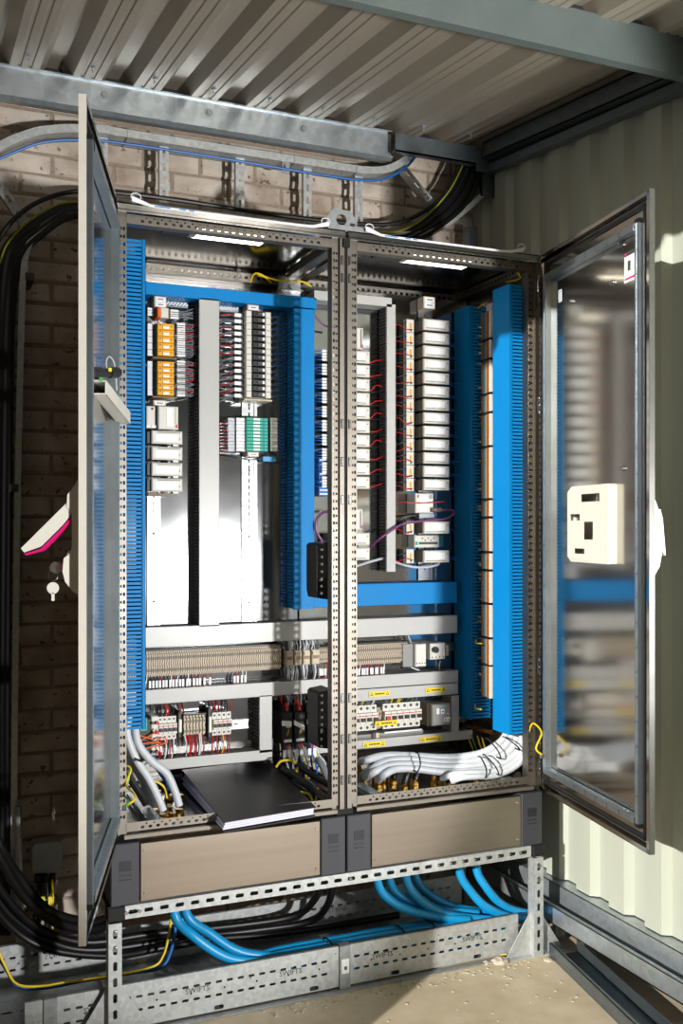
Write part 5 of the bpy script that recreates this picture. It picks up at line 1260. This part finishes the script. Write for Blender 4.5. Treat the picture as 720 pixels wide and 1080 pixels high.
# ------------------------------------------------------------------ breakers in the lower rows
def mcb(u0, u1, v0, v1, uref, label, group, yf=.375, wires_up=True, vtop=None, vbot=None, red=False, y_up='wire_black'):
    x0, x1 = PX(u0, yf), PX(u1, yf); z1, z0 = PZ(uref, v0, yf), PZ(uref, v1, yf); H = z1-z0; W = x1-x0; g = .0005
    t = thing('circuit_breaker', label, 'circuit breaker', ((x0+x1)/2, .42, z0), group)
    b = MB(); b.box(x0+g, x1-g, yf+.018, YP-.008, z0, z1); b.cbox(x0+g, x1-g, yf, yf+.02, z0+H*.28, z1-H*.28, .0015); b.build('body', 'module_white', t)
    b = MB(); b.box(x0+W*.2, x1-W*.2, yf-.010, yf+.002, z0+H*.40, z0+H*.54); b.build('toggle', 'red' if red else 'black', t)
    b = MB(); b.box(x0+g, x1-g, yf-.0008, yf+.0005, z0+H*.60, z0+H*.63); b.build('red_line', 'red', t)
    for zz in (z0+H*.12, z1-H*.12): b = MB(); b.cyl(((x0+x1)/2, yf+.0165, zz), ((x0+x1)/2, yf+.019, zz), W*.24, 8); b.build('screw', 'dark_grey', t)
    return t, x0, x1, z0, z1
k4 = ('first', 'second', 'third', 'fourth')
def mcb_group(us, v0, v1, uref, gl, seed, zup, zdn, cols_up, cols_dn):
    rr = random.Random(seed)
    for i in range(len(us)-1):
        t, x0, x1, z0, z1 = mcb(us[i], us[i+1], v0, v1, uref, gl(i), None)
        t['group'] = gl(0).split(',')[0]
        xm = (x0+x1)/2
        for k in (-1, 1):
            wire([(xm+k*.003, .405, z1-.006), (xm+k*.003+rr.uniform(-.008, .006), .395, (z1+zup)/2), (xm-.006+rr.uniform(-.01, .01), .40, zup)], .0024, cols_up[(i+(k > 0)) % len(cols_up)], t, n=5, seg=4)
        for k in (-1, 1):
            wire([(xm+k*.003, .405, z0+.006), (xm+k*.003+rr.uniform(-.006, .006), .395, (z0+zdn)/2), (xm-.004+rr.uniform(-.008, .008), .40, zdn)], .0024, cols_dn[(2*i+(k > 0)) % len(cols_dn)], t, n=5, seg=4)
            if rr.random() < .6: m = MB(); m.box(xm+k*.004-.0035, xm+k*.004+.0035, .392, .398, (z0+zdn)/2-.004, (z0+zdn)/2+.016); m.build('wire_marker', 'module_face', t)
mcb_group([167.5, 172.4, 177.3, 182.2, 187], 756.5, 781, 177, lambda i: f'white breaker in the left lower group, {k4[i]} of its four poles', 3, H2z0, H3z1-.01, ['wire_black', 'wire_black', 'wire_red'], ['wire_black', 'wire_red', 'wire_black', 'module_face'])
mcb_group([225, 230, 235, 240, 245], 752, 776, 235, lambda i: f'white breaker right of the beige terminals, {k4[i]} of its four poles', 4, H2z0, H3z1-.01, ['wire_black', 'wire_red', 'wire_black'], ['wire_red', 'wire_black', 'wire_red', 'wire_black', 'wire_yellow'])
tt = terminal_row(194, 219.5, 755, 776, 206, .0118, 'short row of beige terminals between the left lower breakers', [])
rr = random.Random(77)
for k in range(12):
    x = PX(195+k*1.7, .40); s = Vector((x, .405, PZ(206, 775, .395))); e = Vector((x+rr.uniform(-.008, .008), .41, H3z1-.012)); wire([s, s.lerp(e, .5)+Vector((.004, -.010, 0)), e], .0022, rr.choice(['wire_red', 'wire_red', 'module_face', 'wire_black']), tt, n=5, seg=3)
for k in range(3):
    x = PX(189+k*2.2, .40); wire([(x, .405, PZ(206, 757, .395)), (x-.003, .395, PZ(206, 747, .395)), (x-.008, .41, H2z0)], .0026, ('wire_black', 'wire_red', 'wire_black')[k], tt, n=5, seg=4)
for u, nm in ((190, 'left'), (221.5, 'right')):
    a, c = P(u-1.8, 776, y=.39), P(u+1.8, 755 if nm == 'left' else 752, y=.39); t = thing('end_stop', f'{nm} black and cream end stop of the short beige terminal row', 'end stop', (a.x, .42, a.z)); b = MB(); b.cbox(a.x, c.x, .395, YP-.008, a.z-.01, c.z+.02, .002); b.build('body', 'black', t); b = MB(); b.cbox(a.x+.001, c.x-.001, .385, .396, a.z+.012, c.z-.012, .002); b.build('card', 'cream', t)
# network switch at the far left with orange leads
a, c = P(156, 797, y=.37), P(167, 757, y=.37)
t = thing('fibre_switch', 'grey and black network switch with orange leads at the left edge of the lower row', 'network switch', ((a.x+c.x)/2, .41, a.z))
b = MB(); b.cbox(a.x-.03, a.x+.012, .37, YP-.008, a.z, c.z, .003); b.build('body', 'black', t); b = MB(); b.cbox(a.x+.012, c.x, .37, YP-.008, a.z, c.z+.006, .003); b.build('port_panel', 'module_white', t)
for k in range(4):
    z = c.z-.016-k*.034; b = MB(); b.cyl((c.x-.006, .352, z), (c.x-.006, .371, z), .006, 8); b.build('plug', 'red', t); b = MB(); b.cyl((c.x-.022, .356, z), (c.x-.022, .371, z), .005, 8); b.build('plug', 'dark_grey', t)
b = MB(); b.box(a.x-.028, a.x-.004, .366, .371, a.z+.09, a.z+.135); b.build('teal_label', 'teal', t)
lead = [[(165, 769), (160, 775), (150, 780), (141, 784)], [(165, 780), (172, 778), (176, 781), (174, 784), (160, 783), (146, 785)], [(166, 783), (158, 779), (148, 776), (144, 772)], [(176, 782), (168, 786), (155, 789), (144, 795)], [(167, 800), (162, 806), (158, 809)]]
for k, p in enumerate(lead): wire([P(u, v, y=.35-.004*k) for u, v in p], .0026, 'wire_orange', t)
wire([P(166, 781, y=.35), P(169, 795, y=.345), P(165, 803, y=.36)], .002, 'wire_red', t)
# right lower row
us = [340+(445-340)*i/16 for i in range(17)]
rr = random.Random(9)
keep = [j for j in range(16) if us[j] >= 349.5 and not 396 < (us[j]+us[j+1])/2 < 404]
nth = {j: (['first']+ordn[1:])[k] for k, j in enumerate(keep)}
for i in range(16):
    if us[i] < 349.5 or 396 < (us[i]+us[i+1])/2 < 404: continue
    t, x0, x1, z0, z1 = mcb(us[i], us[i+1], 743.8, 770.5, 400, f'white breaker in the right lower row, {nth[i]} from the frame post', 'breakers in the right lower row', red=(i in (10,)))
    xm = (x0+x1)/2
    for k in (-1, 1): wire([(xm+k*.004, .405, z1-.006), (xm+k*.004+.004, .395, (z1+H5z0)/2), (xm+k*.004+.012, .405, H5z0)], .0028, rr.choice(['wire_grey', 'wire_black', 'module_face', 'wire_yellow', 'wire_grey']), t, n=5, seg=4)
terminal_row(396.5, 404, 747, 769, 400, .009, 'narrow cream terminal group within the right lower breakers', [])
# busbar of small terminals below
yf = .40; a, c = P(376, 781, y=yf), P(446, 773.5, y=yf)
t = thing('neutral_bar', 'grey neutral terminal bar below the right lower breakers', 'terminal bar', ((a.x+c.x)/2, .43, a.z)); z0 = PZ(410, 779, yf); z1 = PZ(410, 772.5, yf)
x0, x1 = PX(352, yf), PX(446, yf)
b = MB(); b.box(x0, x1, yf, YP-.01, z0, z1); b.build('body', 'fin_grey', t)
for i in range(40): b = MB(); x = x0+(x1-x0)*(i+.5)/40; b.cyl((x, yf-.001, (z0+z1)/2), (x, yf+.001, (z0+z1)/2), .003, 6); b.build('screw', 'dark_grey', t)
b = MB(); b.box(PX(405, yf), PX(444, yf), yf-.004, yf, z1-.002, z1+.004); b.build('cover_strip', 'white', t)
for k, cc in enumerate(('wire_black', 'brown_strip', 'wire_blue', 'module_face', 'wire_yellow')): b = MB(); x = PX(391.5+k*1.6, yf); b.box(x, x+.005, yf-.005, yf, z0, z1+.004); b.build('coloured_end', cc, t)
# socket outlet
yf = .345; a, c = P(455.5, 766, y=yf), P(475, 742, y=yf)
t = thing('socket_outlet', 'grey socket outlet with white pin shroud and blue switch beside the right breakers', 'socket', ((a.x+c.x)/2, .41, a.z)); w, h = c.x-a.x, c.z-a.z
b = MB(); b.cbox(a.x, c.x, yf, YP-.008, a.z, c.z, .004); b.build('body', 'fin_grey', t)
b = MB(); b.box(a.x-.004, a.x, yf+.03, YP-.01, a.z-.004, c.z); b.build('side_plate', 'beige_dark', t)
for (p0, p1, r0, r1, mm, nm) in ((.22, .38, .55, .82, 'module_face', 'switch'), (.46, .64, .55, .88, 'module_face', 'switch'), (.62, .98, .18, .36, 'module_face', 'pin_shroud'), (.76, .86, .36, .56, 'module_face', 'pin_shroud')):
    b = MB(); b.box(a.x+w*p0, a.x+w*p1, yf-.003, yf+.001, a.z+h*r0, a.z+h*r1); b.build(nm, mm, t)
for (p0, p1, r0, r1, mm) in ((.47, .63, .78, .87, 'cable_blue'), (.51, .59, .62, .70, 'black'), (.78, .84, .40, .52, 'dark_grey'), (.68, .74, .22, .30, 'dark_grey'), (.86, .92, .22, .30, 'dark_grey')):
    b = MB(); b.box(a.x+w*p0, a.x+w*p1, yf-.0045, yf-.0025, a.z+h*r0, a.z+h*r1); b.build('socket_detail', mm, t)
# yellow warning labels
def wlabel(u0, u1, vm, y, lab, ins=None):
    a, c = P(u0, vm, y=y), P(u1, vm, y=y); z = P((u0+u1)/2, vm, y=y).z; h = .0095
    t = thing('warning_label', lab, 'label', ((a.x+c.x)/2, y, z-h)); b = MB(); b.box(a.x, c.x, y-.0012, y-.0002, z-h, z+h); b.build('sheet', 'label_yellow', t)
    for xx in (a.x+.011, c.x-.011):
        for (s, mm, d) in ((.0075, 'black', .0018), (.0042, 'label_yellow', .0022)): b = MB(); b.prism([(-s, -s*.8), (s, -s*.8), (0, s*.9)], X3, Z3, (xx, y-d, z), (0, .0005, 0)); b.build('warning_triangle', mm, t)
    b = MB(); 
    x = a.x+.026; rr = random.Random(int(u0))
    while x < c.x-.028: w = rr.uniform(.004, .009); b.box(x, min(x+w, c.x-.024), y-.0018, y-.0013, z-.003, z+.003); x += w+.002
    o = b.build('print', 'black', t); o['kind'] = 'stuff'
wlabel(389, 411, 731.6, YD-.002, 'left yellow warning label on the grey duct above the right breakers')
wlabel(448.5, 470, 727.6, YD-.002, 'right yellow warning label on the grey duct above the right breakers')
wlabel(395.5, 419, 762.5, .362, 'yellow warning label stuck across the right breakers')
wlabel(382.5, 406, 784.8, YD-.002, 'left yellow warning label on the lowest grey duct')
wlabel(443, 465, 779.2, YD-.002, 'right yellow warning label on the lowest grey duct')

# ------------------------------------------------------------------ black power supplies and black hoods by the post
yf = .345
for i, (u0, u1, va, vb) in enumerate(((298.5, 308.5, 752, 786), (311, 322, 751, 785), (324.5, 336, 750.5, 784))):
    a, c = P(u0, vb, y=yf), P(u1, va, y=yf); x0, x1, z0, z1 = a.x, c.x, a.z, c.z; w, h = x1-x0, z1-z0
    t = thing('power_supply', f'black power supply with gold print behind the binder, {k4[i]} from the left', 'power supply', ((x0+x1)/2, .41, z0), 'black power supplies')
    b = MB(); b.cbox(x0, x1, yf, YP-.008, z0, z1, .003); b.build('body', 'black', t)
    b = MB(); b.prism([(0, 0), (w*.14, .012), (w*.2, .03), (w*.10, .016)], X3, Z3, (x0+w*.35, yf-.001, z0+h*.26), (0, .001, 0)); b.prism([(0, 0), (w*.16, .010), (w*.22, .03), (w*.08, .018)], X3, Z3, (x0+w*.45, yf-.001, z0+h*.30), (0, .001, 0)); b.build('gold_print', 'strip_gold', t)['kind'] = 'stuff'
    b = MB(); b.box(x0+w*.1, x1-w*.1, yf-.001, yf+.001, z0+h*.08, z0+h*.17); b.build('name_card', 'module_face', t)
    b = MB(); b.box(x0+w*.3, x0+w*.8, yf-.0008, yf+.001, z0+h*.54, z0+h*.59); b.build('white_print', 'cable_grey', t)
    b = MB(); b.obox((x0-.008, yf-.016, z0+h*.64), (w*.95, 0, -.022+.018*(i == 0)), (0, .010, 0), (0, 0, .018)); b.build('wire_marker', 'module_face', t)
    b = MB(); b.box(x0+.004, x1-.004, yf+.02, YP-.02, z1, z1+.022); b.build('terminal_plug', 'matte_black', t)
    xm = (x0+x1)/2
    for k, cc in enumerate(('wire_black', 'wire_red', 'wire_grey', 'wire_black', 'cable_grey')):
        x = x0+w*(k+.5)/5; rr = random.Random(i*9+k); wire([(x, .38, z1+.02), (x+rr.uniform(-.016, .016), .365, z1+.055), (x+rr.uniform(-.02, .02), .40, H2z0+.002)], .003, cc, t, n=6, seg=5)
    m = MB(); m.cyl((xm+.002, .36, z1+.006), (xm+.002, .372, z1+.034), .006, 8); m.build('red_boot', 'red', t)
    m = MB(); m.cyl((xm+.004, .36, z0-.028), (xm+.004, .365, z0+.002), .006, 8); m.build('red_boot', 'red', t)
    for k, cc in enumerate(('wire_black', 'wire_blue', 'wire_yellow', 'cable_grey')):
        x = x0+w*(k+.6)/4.4; rr = random.Random(i*7+k+99); wire([(x, .37, z0+.004), (x+.006, .35, z0-.04), (x+.02+rr.uniform(-.012, .02), .34, z0-.085), (x+.03, .37, z0-.14)], .0035, cc, t, n=6, seg=5)
        if k in (0, 2): m = MB(); m.box(x-.004, x+.008, .345, .352, z0-.055, z0-.02); m.build('wire_marker', 'module_face', t)
def hood(u0, u1, va, vb, y0, y1, lab):
    a, c = P(u0, vb, y=y0), P(u1, va, y=y0); t = thing('black_hood', lab, 'control unit', ((a.x+c.x)/2, (y0+y1)/2, a.z)); w, h = c.x-a.x, c.z-a.z
    b = MB(); b.prism([(0, h*.14), (w*.10, .0), (w, -h*.04), (w, h), (w*.15, h*.97), (0, h*.93)], X3, Z3, (a.x, y0, a.z), (0, y1-y0, 0)); b.build('shell', 'black', t)
    b = MB(); b.prism([(0.002, h*.36), (w*.62, h*.34), (w*.62, h*.985), (w*.16, h*.965), (.002, h*.92)], X3, Z3, (a.x, y0-.003, a.z), (0, .003, 0)); b.build('front_panel', 'dark_grey', t)
    b = MB(); b.box(a.x+w*.16, a.x+w*.34, y0-.004, y0, a.z+h*.30, a.z+h*.33); b.build('mark', 'cable_grey', t)
hood(334, 349.5, 571, 631, .10, .20, 'black sloping control unit by the frame post above the lower blue duct')
hood(335, 350, 727, 789, .10, .20, 'black sloping control unit by the frame post above the gland plate')

# ------------------------------------------------------------------ terminals on the right side wall between the blue ducts
yT0 = P(508.5, 540, x=.735).y; yT1 = P(519.5, 540, x=.735).y
segs = [(329, 357.5), (360, 378.5), (381, 414.5), (417, 434.5), (437, 470), (472.5, 525.5), (528, 544.5), (547, 581), (583.5, 600), (602.5, 635), (637.5, 671), (673.5, 700), (702, 735)]
ya, yc = P(508.5, 540, x=.735).y, P(519.5, 540, x=.735).y
ya, yc = max(ya, yc), min(ya, yc)
k = 0
lets = ['topmost', 'second', 'third', 'fourth', 'fifth', 'sixth', 'seventh', 'eighth', 'ninth', 'tenth', 'eleventh', 'twelfth', 'lowest']
for i, (va, vb) in enumerate(segs):
    z1, z0 = P(514, va, x=.735).z, P(514, vb, x=.735).z
    t = thing('terminal_stack', f'striped terminal stack between the blue side ducts, {lets[i]} from the top', 'terminal row', (.755, (ya+yc)/2, z0), 'striped terminal stacks on the side wall')
    D = ya-yc; st_ = [('module_grey', .0, .08), ('brown_strip', .08, .22), ('strip_blue', .22, .42), ('strip_gold', .42, .52), ('strip_blue', .52, .60), ('brown_strip', .60, .86), ('cream', .86, 1.0)]
    for mm, p0, p1 in st_:
        b = MB(); xo = .735-(.010 if mm in ('brown_strip', 'cream') else .004); b.box(xo, .783, ya-D*p1, ya-D*p0, z0, z1); b.build('terminal_layer', mm, t)
    rr = random.Random(i+300)
    for k in range(3):
        z = z0+(z1-z0)*rr.random(); cc = rr.choice(['wire_yellow', 'wire_yellow', 'wire_green', 'module_face'])
        wire([(.732, ya, z), (.722, ya+.02, z+.004), (.735, ya+.05, z+rr.uniform(-.01, .01))], .0032, cc, t, n=5, seg=4)
    if i: b = MB(); b.obox((.721, yc, z1+.003), (.06, 0, 0), (0, D+.01, -.004), (0, 0, .005)); b.build('divider', 'black', t)
b = MB(); q = P(517, 325, x=.735); b.box(.728, .78, q.y-.02, q.y+.02, q.z-.012, q.z+.016); tag(b.build('label_holder', 'cable_grey'), 'small grey label above the striped terminals on the side wall', 'label holder')
pc = wire([P(504, 325, x=.72), P(509, 321, x=.70), P(514, 320, x=.735)], .003, 'wire_yellow', None); tag(pc, 'short yellow wire above the striped terminals', 'wire')
tag(wire([P(549, 293, x=.74), P(545, 287, x=.72), P(535, 283, x=.70), P(524, 281, x=.72)], .003, 'wire_yellow', None), 'yellow earth wire arching above the bright blue duct', 'wire')
tag(wire([P(549, 293, x=.74), P(543, 296, x=.75), P(534, 297, x=.76), P(522, 299, x=.77)], .003, 'wire_yellow', None), 'lower yellow earth wire above the bright blue duct', 'wire')
tag(wire([P(264, 298, y=.44), P(268, 289, y=.42), P(276, 290, y=.41), P(286, 298, y=.44)], .0035, 'wire_yellow', None), 'left yellow earth wire loop above the blue top duct', 'wire')
tag(wire([P(272, 290, y=.42), P(295, 296, y=.41), P(318, 297, y=.41), P(328, 302, y=.44)], .0035, 'wire_yellow', None), 'right yellow earth wire sagging above the blue top duct', 'wire')
# copper earth bar low on the side wall
q0, q1 = P(490, 767, y=.40), P(520, 775, x=.74)
b = MB(); b.obox(q0, q1-q0, (0, .006, 0), (0, 0, .014)); eb = tag(b.build('earth_bar', 'copper'), 'copper earth bar with brass screws low at the right side wall', 'earth bar')
for k in range(12): m = MB(); p = q0.lerp(q1, (k+.5)/12)+Vector((-.004, -.006, .007)); m.cyl(p, p+Vector((0, .008, 0)), .005, 6); m.build('screw', 'brass', eb)
for k, (u, v) in enumerate(((492, 772), (497, 775), (503, 776), (508, 778))): wire([P(u, v, y=.40-.03*k), P(u+3, v+10, y=.40-.03*k), P(u+8, v+22, y=.41-.03*k)], .0035, ('wire_yellow', 'wire_green', 'wire_yellow', 'wire_yellow')[k], eb)
for k in range(3): wire([(.70, yn2-.02+k*.01, zb2+.30-.26*k+.02), (.688, yn2-.035, zb2+.31-.26*k), (.70, yn2-.06, zb2+.31-.26*k)], .003, 'wire_yellow', eb)

# ------------------------------------------------------------------ interior lamps
def lamp(u0, u1, v0, v1, ub, label, power):
    y = .16; z = ZT-.048
    q0, q1 = P(u0, v0, z=z), P(u1, v1, z=z); y = (q0.y+q1.y)/2; dd = .045
    t = thing('cabinet_lamp', label, 'lamp', ((q0.x+q1.x)/2, y, z)); xb = P(ub, v0-4, z=z).x
    b = MB(); b.cbox(xb, q0.x+.01, y-.022, y+.022, z-.004, z+.022, .004); b.box(xb-.06, xb+.02, y-.012, y+.012, z+.002, z+.016); b.build('driver', 'black', t)
    b = MB(); b.box(q0.x, q1.x+.02, y-dd-.005, y+dd+.005, z+.008, z+.018); b.build('housing', 'dark_grey', t)
    b = MB(); b.box(q0.x+.006, q1.x, y-dd, y+dd, z+.001, z+.009); b.build('diffuser', 'light_panel', t)
    b = MB(); b.box(q0.x-.012, q0.x+.004, y-.02, y+.02, z-.006, z+.006); b.build('switch', 'fin_grey', t)
    wire([(xb-.06, y, z+.01), (xb-.10, y-.02, z+.006), (xb-.16, y-.05, z+.016)], .003, 'matte_black', t)
lamp(203, 278, 247, 256, 172, 'lit strip lamp under the roof of the left enclosure', 3)
lamp(427, 492, 273, 282, 395, 'lit strip lamp under the roof of the right enclosure', 3)

# ------------------------------------------------------------------ binder and floor of the enclosures
zf = ZC+.017
c4 = [P(192, 812, z=zf+.06), P(283, 801, z=zf+.06), P(333, 851, z=zf+.035), P(236, 867, z=zf+.035)]
bd = thing('ring_binder', 'black ring binder with loose papers lying open-edged on the enclosure floor', 'binder', (sum(p.x for p in c4)/4, sum(p.y for p in c4)/4, zf))
def slab(b, q, t): 
    v = list(q)+[p-Z3*t for p in q]; b.add(v, [(0, 1, 2, 3), (7, 6, 5, 4), (0, 4, 5, 1), (1, 5, 6, 2), (2, 6, 7, 3), (3, 7, 4, 0)][::1])
q = [Vector(p) for p in c4]
b = MB(); slab(b, q[::-1], .003); b.build('cover', 'binder', bd)
b = MB(); low = [Vector((p.x, p.y, zf+.004)) for p in q]; slab(b, low[::-1], .003); b.build('cover', 'binder', bd)
b = MB(); slab(b, [q[0]-Z3*.003, q[1]-Z3*.003, low[1], low[0]], .002)
b.build('spine', 'binder', bd)
for k in range(6):
    f = (k+.5)/6; s = .012+.004*(k % 3)
    pg = [q[i].lerp(low[i], .12+f*.7) for i in range(4)]; cc = sum(pg, Vector())/4
    pg = [p.lerp(cc, .03+.012*(k % 2)) for p in pg]; pg[0] += Vector((-.006*(k % 3), -.01, 0)); pg[3] += Vector((-.004*k*.4, -.004, 0))
    b = MB(); slab(b, pg[::-1], .0045); b.build('paper_block', 'paper', bd)
# heavy grey cables: left
def heavy(px, r, label, col='cable_grey', group='heavy grey cables', zend=None):
    p = [P(u, v, y=k) for u, v, k in px]
    return tag(MB().tube(curve_pts(p, 7), r, 10).build('heavy_cable', col, smooth=True), label, 'cable', group)
GL = [((172, 858), (132, 758)), ((163, 853), (130, 745)), ((158, 851), (128, 760)), ((189, 853), (140, 770))]
left = [([(136, 755, .16), (134, 775, .15), (143, 800, .14), (156, 820, .14), (165, 838, .14)], (172, 858)), ([(133, 755, .20), (133, 780, .20), (142, 803, .19), (152, 818, .19), (160, 836, .18)], (164, 853)),
        ([(131, 760, .23), (131, 785, .23), (141, 806, .22), (150, 822, .22), (156, 838, .21)], (159, 850)), ([(142, 765, .18), (146, 785, .18), (160, 803, .18), (175, 815, .18), (183, 832, .18)], (189, 853))]
nm4 = ('front', 'second', 'rear left', 'rightmost')
def gland(p, enc): 
    m = MB(); m.cyl((p.x, p.y, zf), (p.x, p.y, zf+.010), .017, 6); m.cyl((p.x, p.y, zf+.010), (p.x, p.y, zf+.020), .0135, 12); m.build('cable_gland', 'brass', enc)
for i, (pts, gp) in enumerate(left):
    g = P(gp[0], gp[1], z=zf+.02); y = g.y; p = [P(u, v, y=k) for u, v, k in pts]; p[-1].y = y*.6+p[-1].y*.4
    tag(MB().tube(curve_pts(p+[Vector((g.x, g.y, zf+.03))], 7), .0135, 10).build('heavy_cable', 'cable_grey', smooth=True), f'{nm4[i]} thick grey cable bending to the floor of the left enclosure', 'cable', 'heavy grey cables on the left'); gland(g, encL)
for u, v in ((178, 838), (170, 845), (177, 850), (182, 857), (166, 834), (180, 829), (190, 838)): gland(P(u, v, z=zf+.02), encL)
g = P(176, 832, z=zf+.02); tag(MB().tube(curve_pts([P(160, 798, y=.25), P(168, 812, y=.25), P(176, 824, y=.25), g], 5), .010, 8).build('heavy_cable', 'wire_blue', smooth=True), 'dark blue cable behind the grey cables in the left enclosure', 'cable')
tag(wire([P(158, 822, y=.2), P(168, 826, y=.2), P(174, 832, y=.2), P(176, 842, y=.2)], .004, 'wire_yellow', None), 'yellow-green wire among the left glands', 'wire')
tag(MB().tube(curve_pts([P(132, 800, y=.15), P(136, 818, y=.14), P(146, 835, y=.14), P(154, 848, y=.15)], 5), .012, 8).build('heavy_cable', 'rubber_cable', smooth=True), 'black cable beside the grey cables on the left enclosure floor', 'cable')
# bare galvanised channel lying on the floors
def floor_strip(e0, e1, w, label, enc):
    a, c = P(*e0, z=zf+.02), P(*e1, z=zf+.02); D = c-a; D.z = 0; L = D.length; U = D/L; V = Vector((-U.y, U.x, 0)); m = MB()
    m.perf(a-V*w/2, U, V, Z3, L, [(w*.18, holes(L, .02, .004, .003)), (w*.64, []), (w*.18, holes(L, .02, .004, .003))], .002)
    m.obox(a-V*w/2, U*L, V*.002, -Z3*.018); m.obox(a+V*(w/2-.002), U*L, V*.002, -Z3*.018); return tag(m.build('floor_strut', 'galv_blue'), label, 'strut')
floor_strip((140, 836), (165, 867), .045, 'short perforated galvanised strip on the left enclosure floor', encL)
floor_strip((377, 826), (402, 841), .040, 'perforated galvanised strip on the floor at the left of the right enclosure', encR)
floor_strip((515, 815), (540, 822), .035, 'perforated galvanised strip under the grey cables, right enclosure', encR)
# right: sweep from side duct B across and down to glands
yb = .10
routes = [((377, 806), [(536, 770, .12), (527, 783, .13), (505, 795, .16), (470, 799, .20), (430, 797, .23), (405, 797, .24), (385, 802, .23)], 'topmost'),
          ((384, 818), [(541, 772, .11), (532, 787, .12), (508, 801, .15), (470, 804, .19), (430, 801, .21), (408, 803, .22), (392, 811, .21)], 'second'),
          ((385, 822), [(546, 774, .10), (537, 792, .11), (510, 806, .14), (470, 809, .17), (430, 806, .19), (408, 808, .20), (393, 815, .19)], 'third'),
          ((399, 824), [(551, 776, .09), (542, 796, .10), (514, 811, .12), (470, 814, .15), (440, 811, .17), (418, 811, .18), (405, 817, .17)], 'fourth')]
for gp, pts, nm in routes:
    g = P(*gp, z=zf+.02); p = [P(u, v, y=k) for u, v, k in pts]
    tag(MB().tube(curve_pts(p+[Vector((g.x, g.y, zf+.025))], 7), .0145, 10).build('heavy_cable', 'cable_grey', smooth=True), f'{nm} thick grey cable sweeping across the right enclosure floor', 'cable', 'heavy grey cables on the right'); gland(g, encR)
for gp, pts, nm in (((466, 823), [(553, 777, .07), (546, 800, .08), (522, 813, .09), (497, 815, .10), (478, 817, .10)], 'upper'), ((475, 826), [(555, 778, .06), (549, 803, .07), (525, 817, .08), (502, 819, .085), (487, 820, .085)], 'lower')):
    g = P(*gp, z=zf+.02); p = [P(u, v, y=k) for u, v, k in pts]
    tag(MB().tube(curve_pts(p+[Vector((g.x, g.y, zf+.025))], 7), .0125, 10).build('heavy_cable', 'cable_grey', smooth=True), f'{nm} of the two thick grey cables ending near the front right glands', 'cable', 'heavy grey cables on the right'); gland(g, encR)
for i, (g0, top) in enumerate((((414, 821), (432, 806)), ((426, 826), (442, 808)), ((437, 822), (455, 808)), ((405, 819), (420, 806)))):
    g = P(*g0, z=zf+.02); c = P(*top, y=g.y+.02); tag(MB().tube(curve_pts([Vector((g.x, g.y, zf+.02)), g.lerp(c, .5)+Vector((-.014, 0, .012)), c, c+Vector((.05, .03, .01))], 6), .011, 8).build('heavy_cable', 'rubber_cable', smooth=True), f'short black cable rising from the right glands, {k4[i]} of four', 'cable', 'short black cables at the right glands'); gland(g, encR)
    if i in (1, 2): m = MB(); m.tube([c+Vector((-.008, 0, -.004)), c+Vector((.018, .004, .004))], .0125, 8); tag(m.build('blue_sleeve', 'cable_blue'), ('left', 'right')[i-1]+' bright blue sleeve on a short black cable at the right glands', 'sleeve')
for u, v in ((395, 820), (436, 820), (457, 823), (502, 820)): 
    p = P(u, v, z=zf+.02); m = MB(); m.cyl((p.x, p.y, zf), (p.x, p.y, zf+.016), .012, 6); m.cyl((p.x, p.y, zf+.016), (p.x, p.y, zf+.04), .007, 8); m.cyl((p.x, p.y, zf+.03), (p.x, p.y, zf+.036), .010, 6); m.build('brass_stud', 'brass', encR)
def tie(u0, v0, u1, v1, y, lab):
    a, c = P(u0, v0, y=y), P(u1, v1, y=y-.03); mid = (a+c)/2+Vector((0, -.02, 0)); m = MB(); m.tube(curve_pts([a+Y3*.02, a, mid, c, c+Y3*.03], 5), .0028, 6); tag(m.build('cable_tie', 'matte_black'), lab, 'cable tie')
tie(441, 795, 440, 814, .165, 'black cable tie around the grey cables left of centre, right enclosure')
tie(515, 780, 528, 800, .105, 'upper black cable tie where the grey cables rise to the blue duct')
tie(533, 778, 548, 791, .075, 'short black cable tie just below the bright blue duct')
tie(507, 799, 512, 820, .10, 'left of the two low black cable ties on the grey bend')
tie(512, 797, 526, 817, .085, 'right of the two low black cable ties on the grey bend')
tie(143, 800, 150, 803, .125, 'black cable tie around the grey cables in the left enclosure')
# black flexible conduits and wires on the floor left of the post
for i, (p, r, cc, lab) in enumerate((([(297, 810, .30), (315, 822, .25), (335, 838, .2), (349, 846, .16)], .012, 'rubber_cable', 'upper black corrugated hose on the floor behind the binder'),
                                     ([(312, 806, .28), (330, 818, .24), (350, 830, .2)], .012, 'rubber_cable', 'right black corrugated hose on the floor by the frame post'),
                                     ([(306, 813, .26), (326, 829, .2), (344, 848, .12)], .011, 'rubber_cable', 'lower black corrugated hose next to the binder edge'),
                                     ([(334, 800, .28), (340, 808, .26), (346, 822, .24)], .013, 'wire_grey', 'grey cable rising behind the black hoses'))):
    tag(MB().tube(curve_pts([P(u, v, y=k) for u, v, k in p], 6), r, 8).build('flexible_hose', cc, smooth=True), lab, 'hose')
tag(wire([P(291, 809, y=.30), P(296, 803, y=.29), P(306, 802, y=.28), P(314, 807, y=.27), P(312, 815, y=.26)], .004, 'wire_yellow', None), 'yellow-green earth wire loop behind the binder', 'wire')
tag(wire([P(317, 835, y=.2), P(326, 838, y=.18), P(332, 848, y=.14), P(335, 831, y=.18)], .004, 'wire_yellow', None), 'yellow-green earth wire beside the binder corner', 'wire')
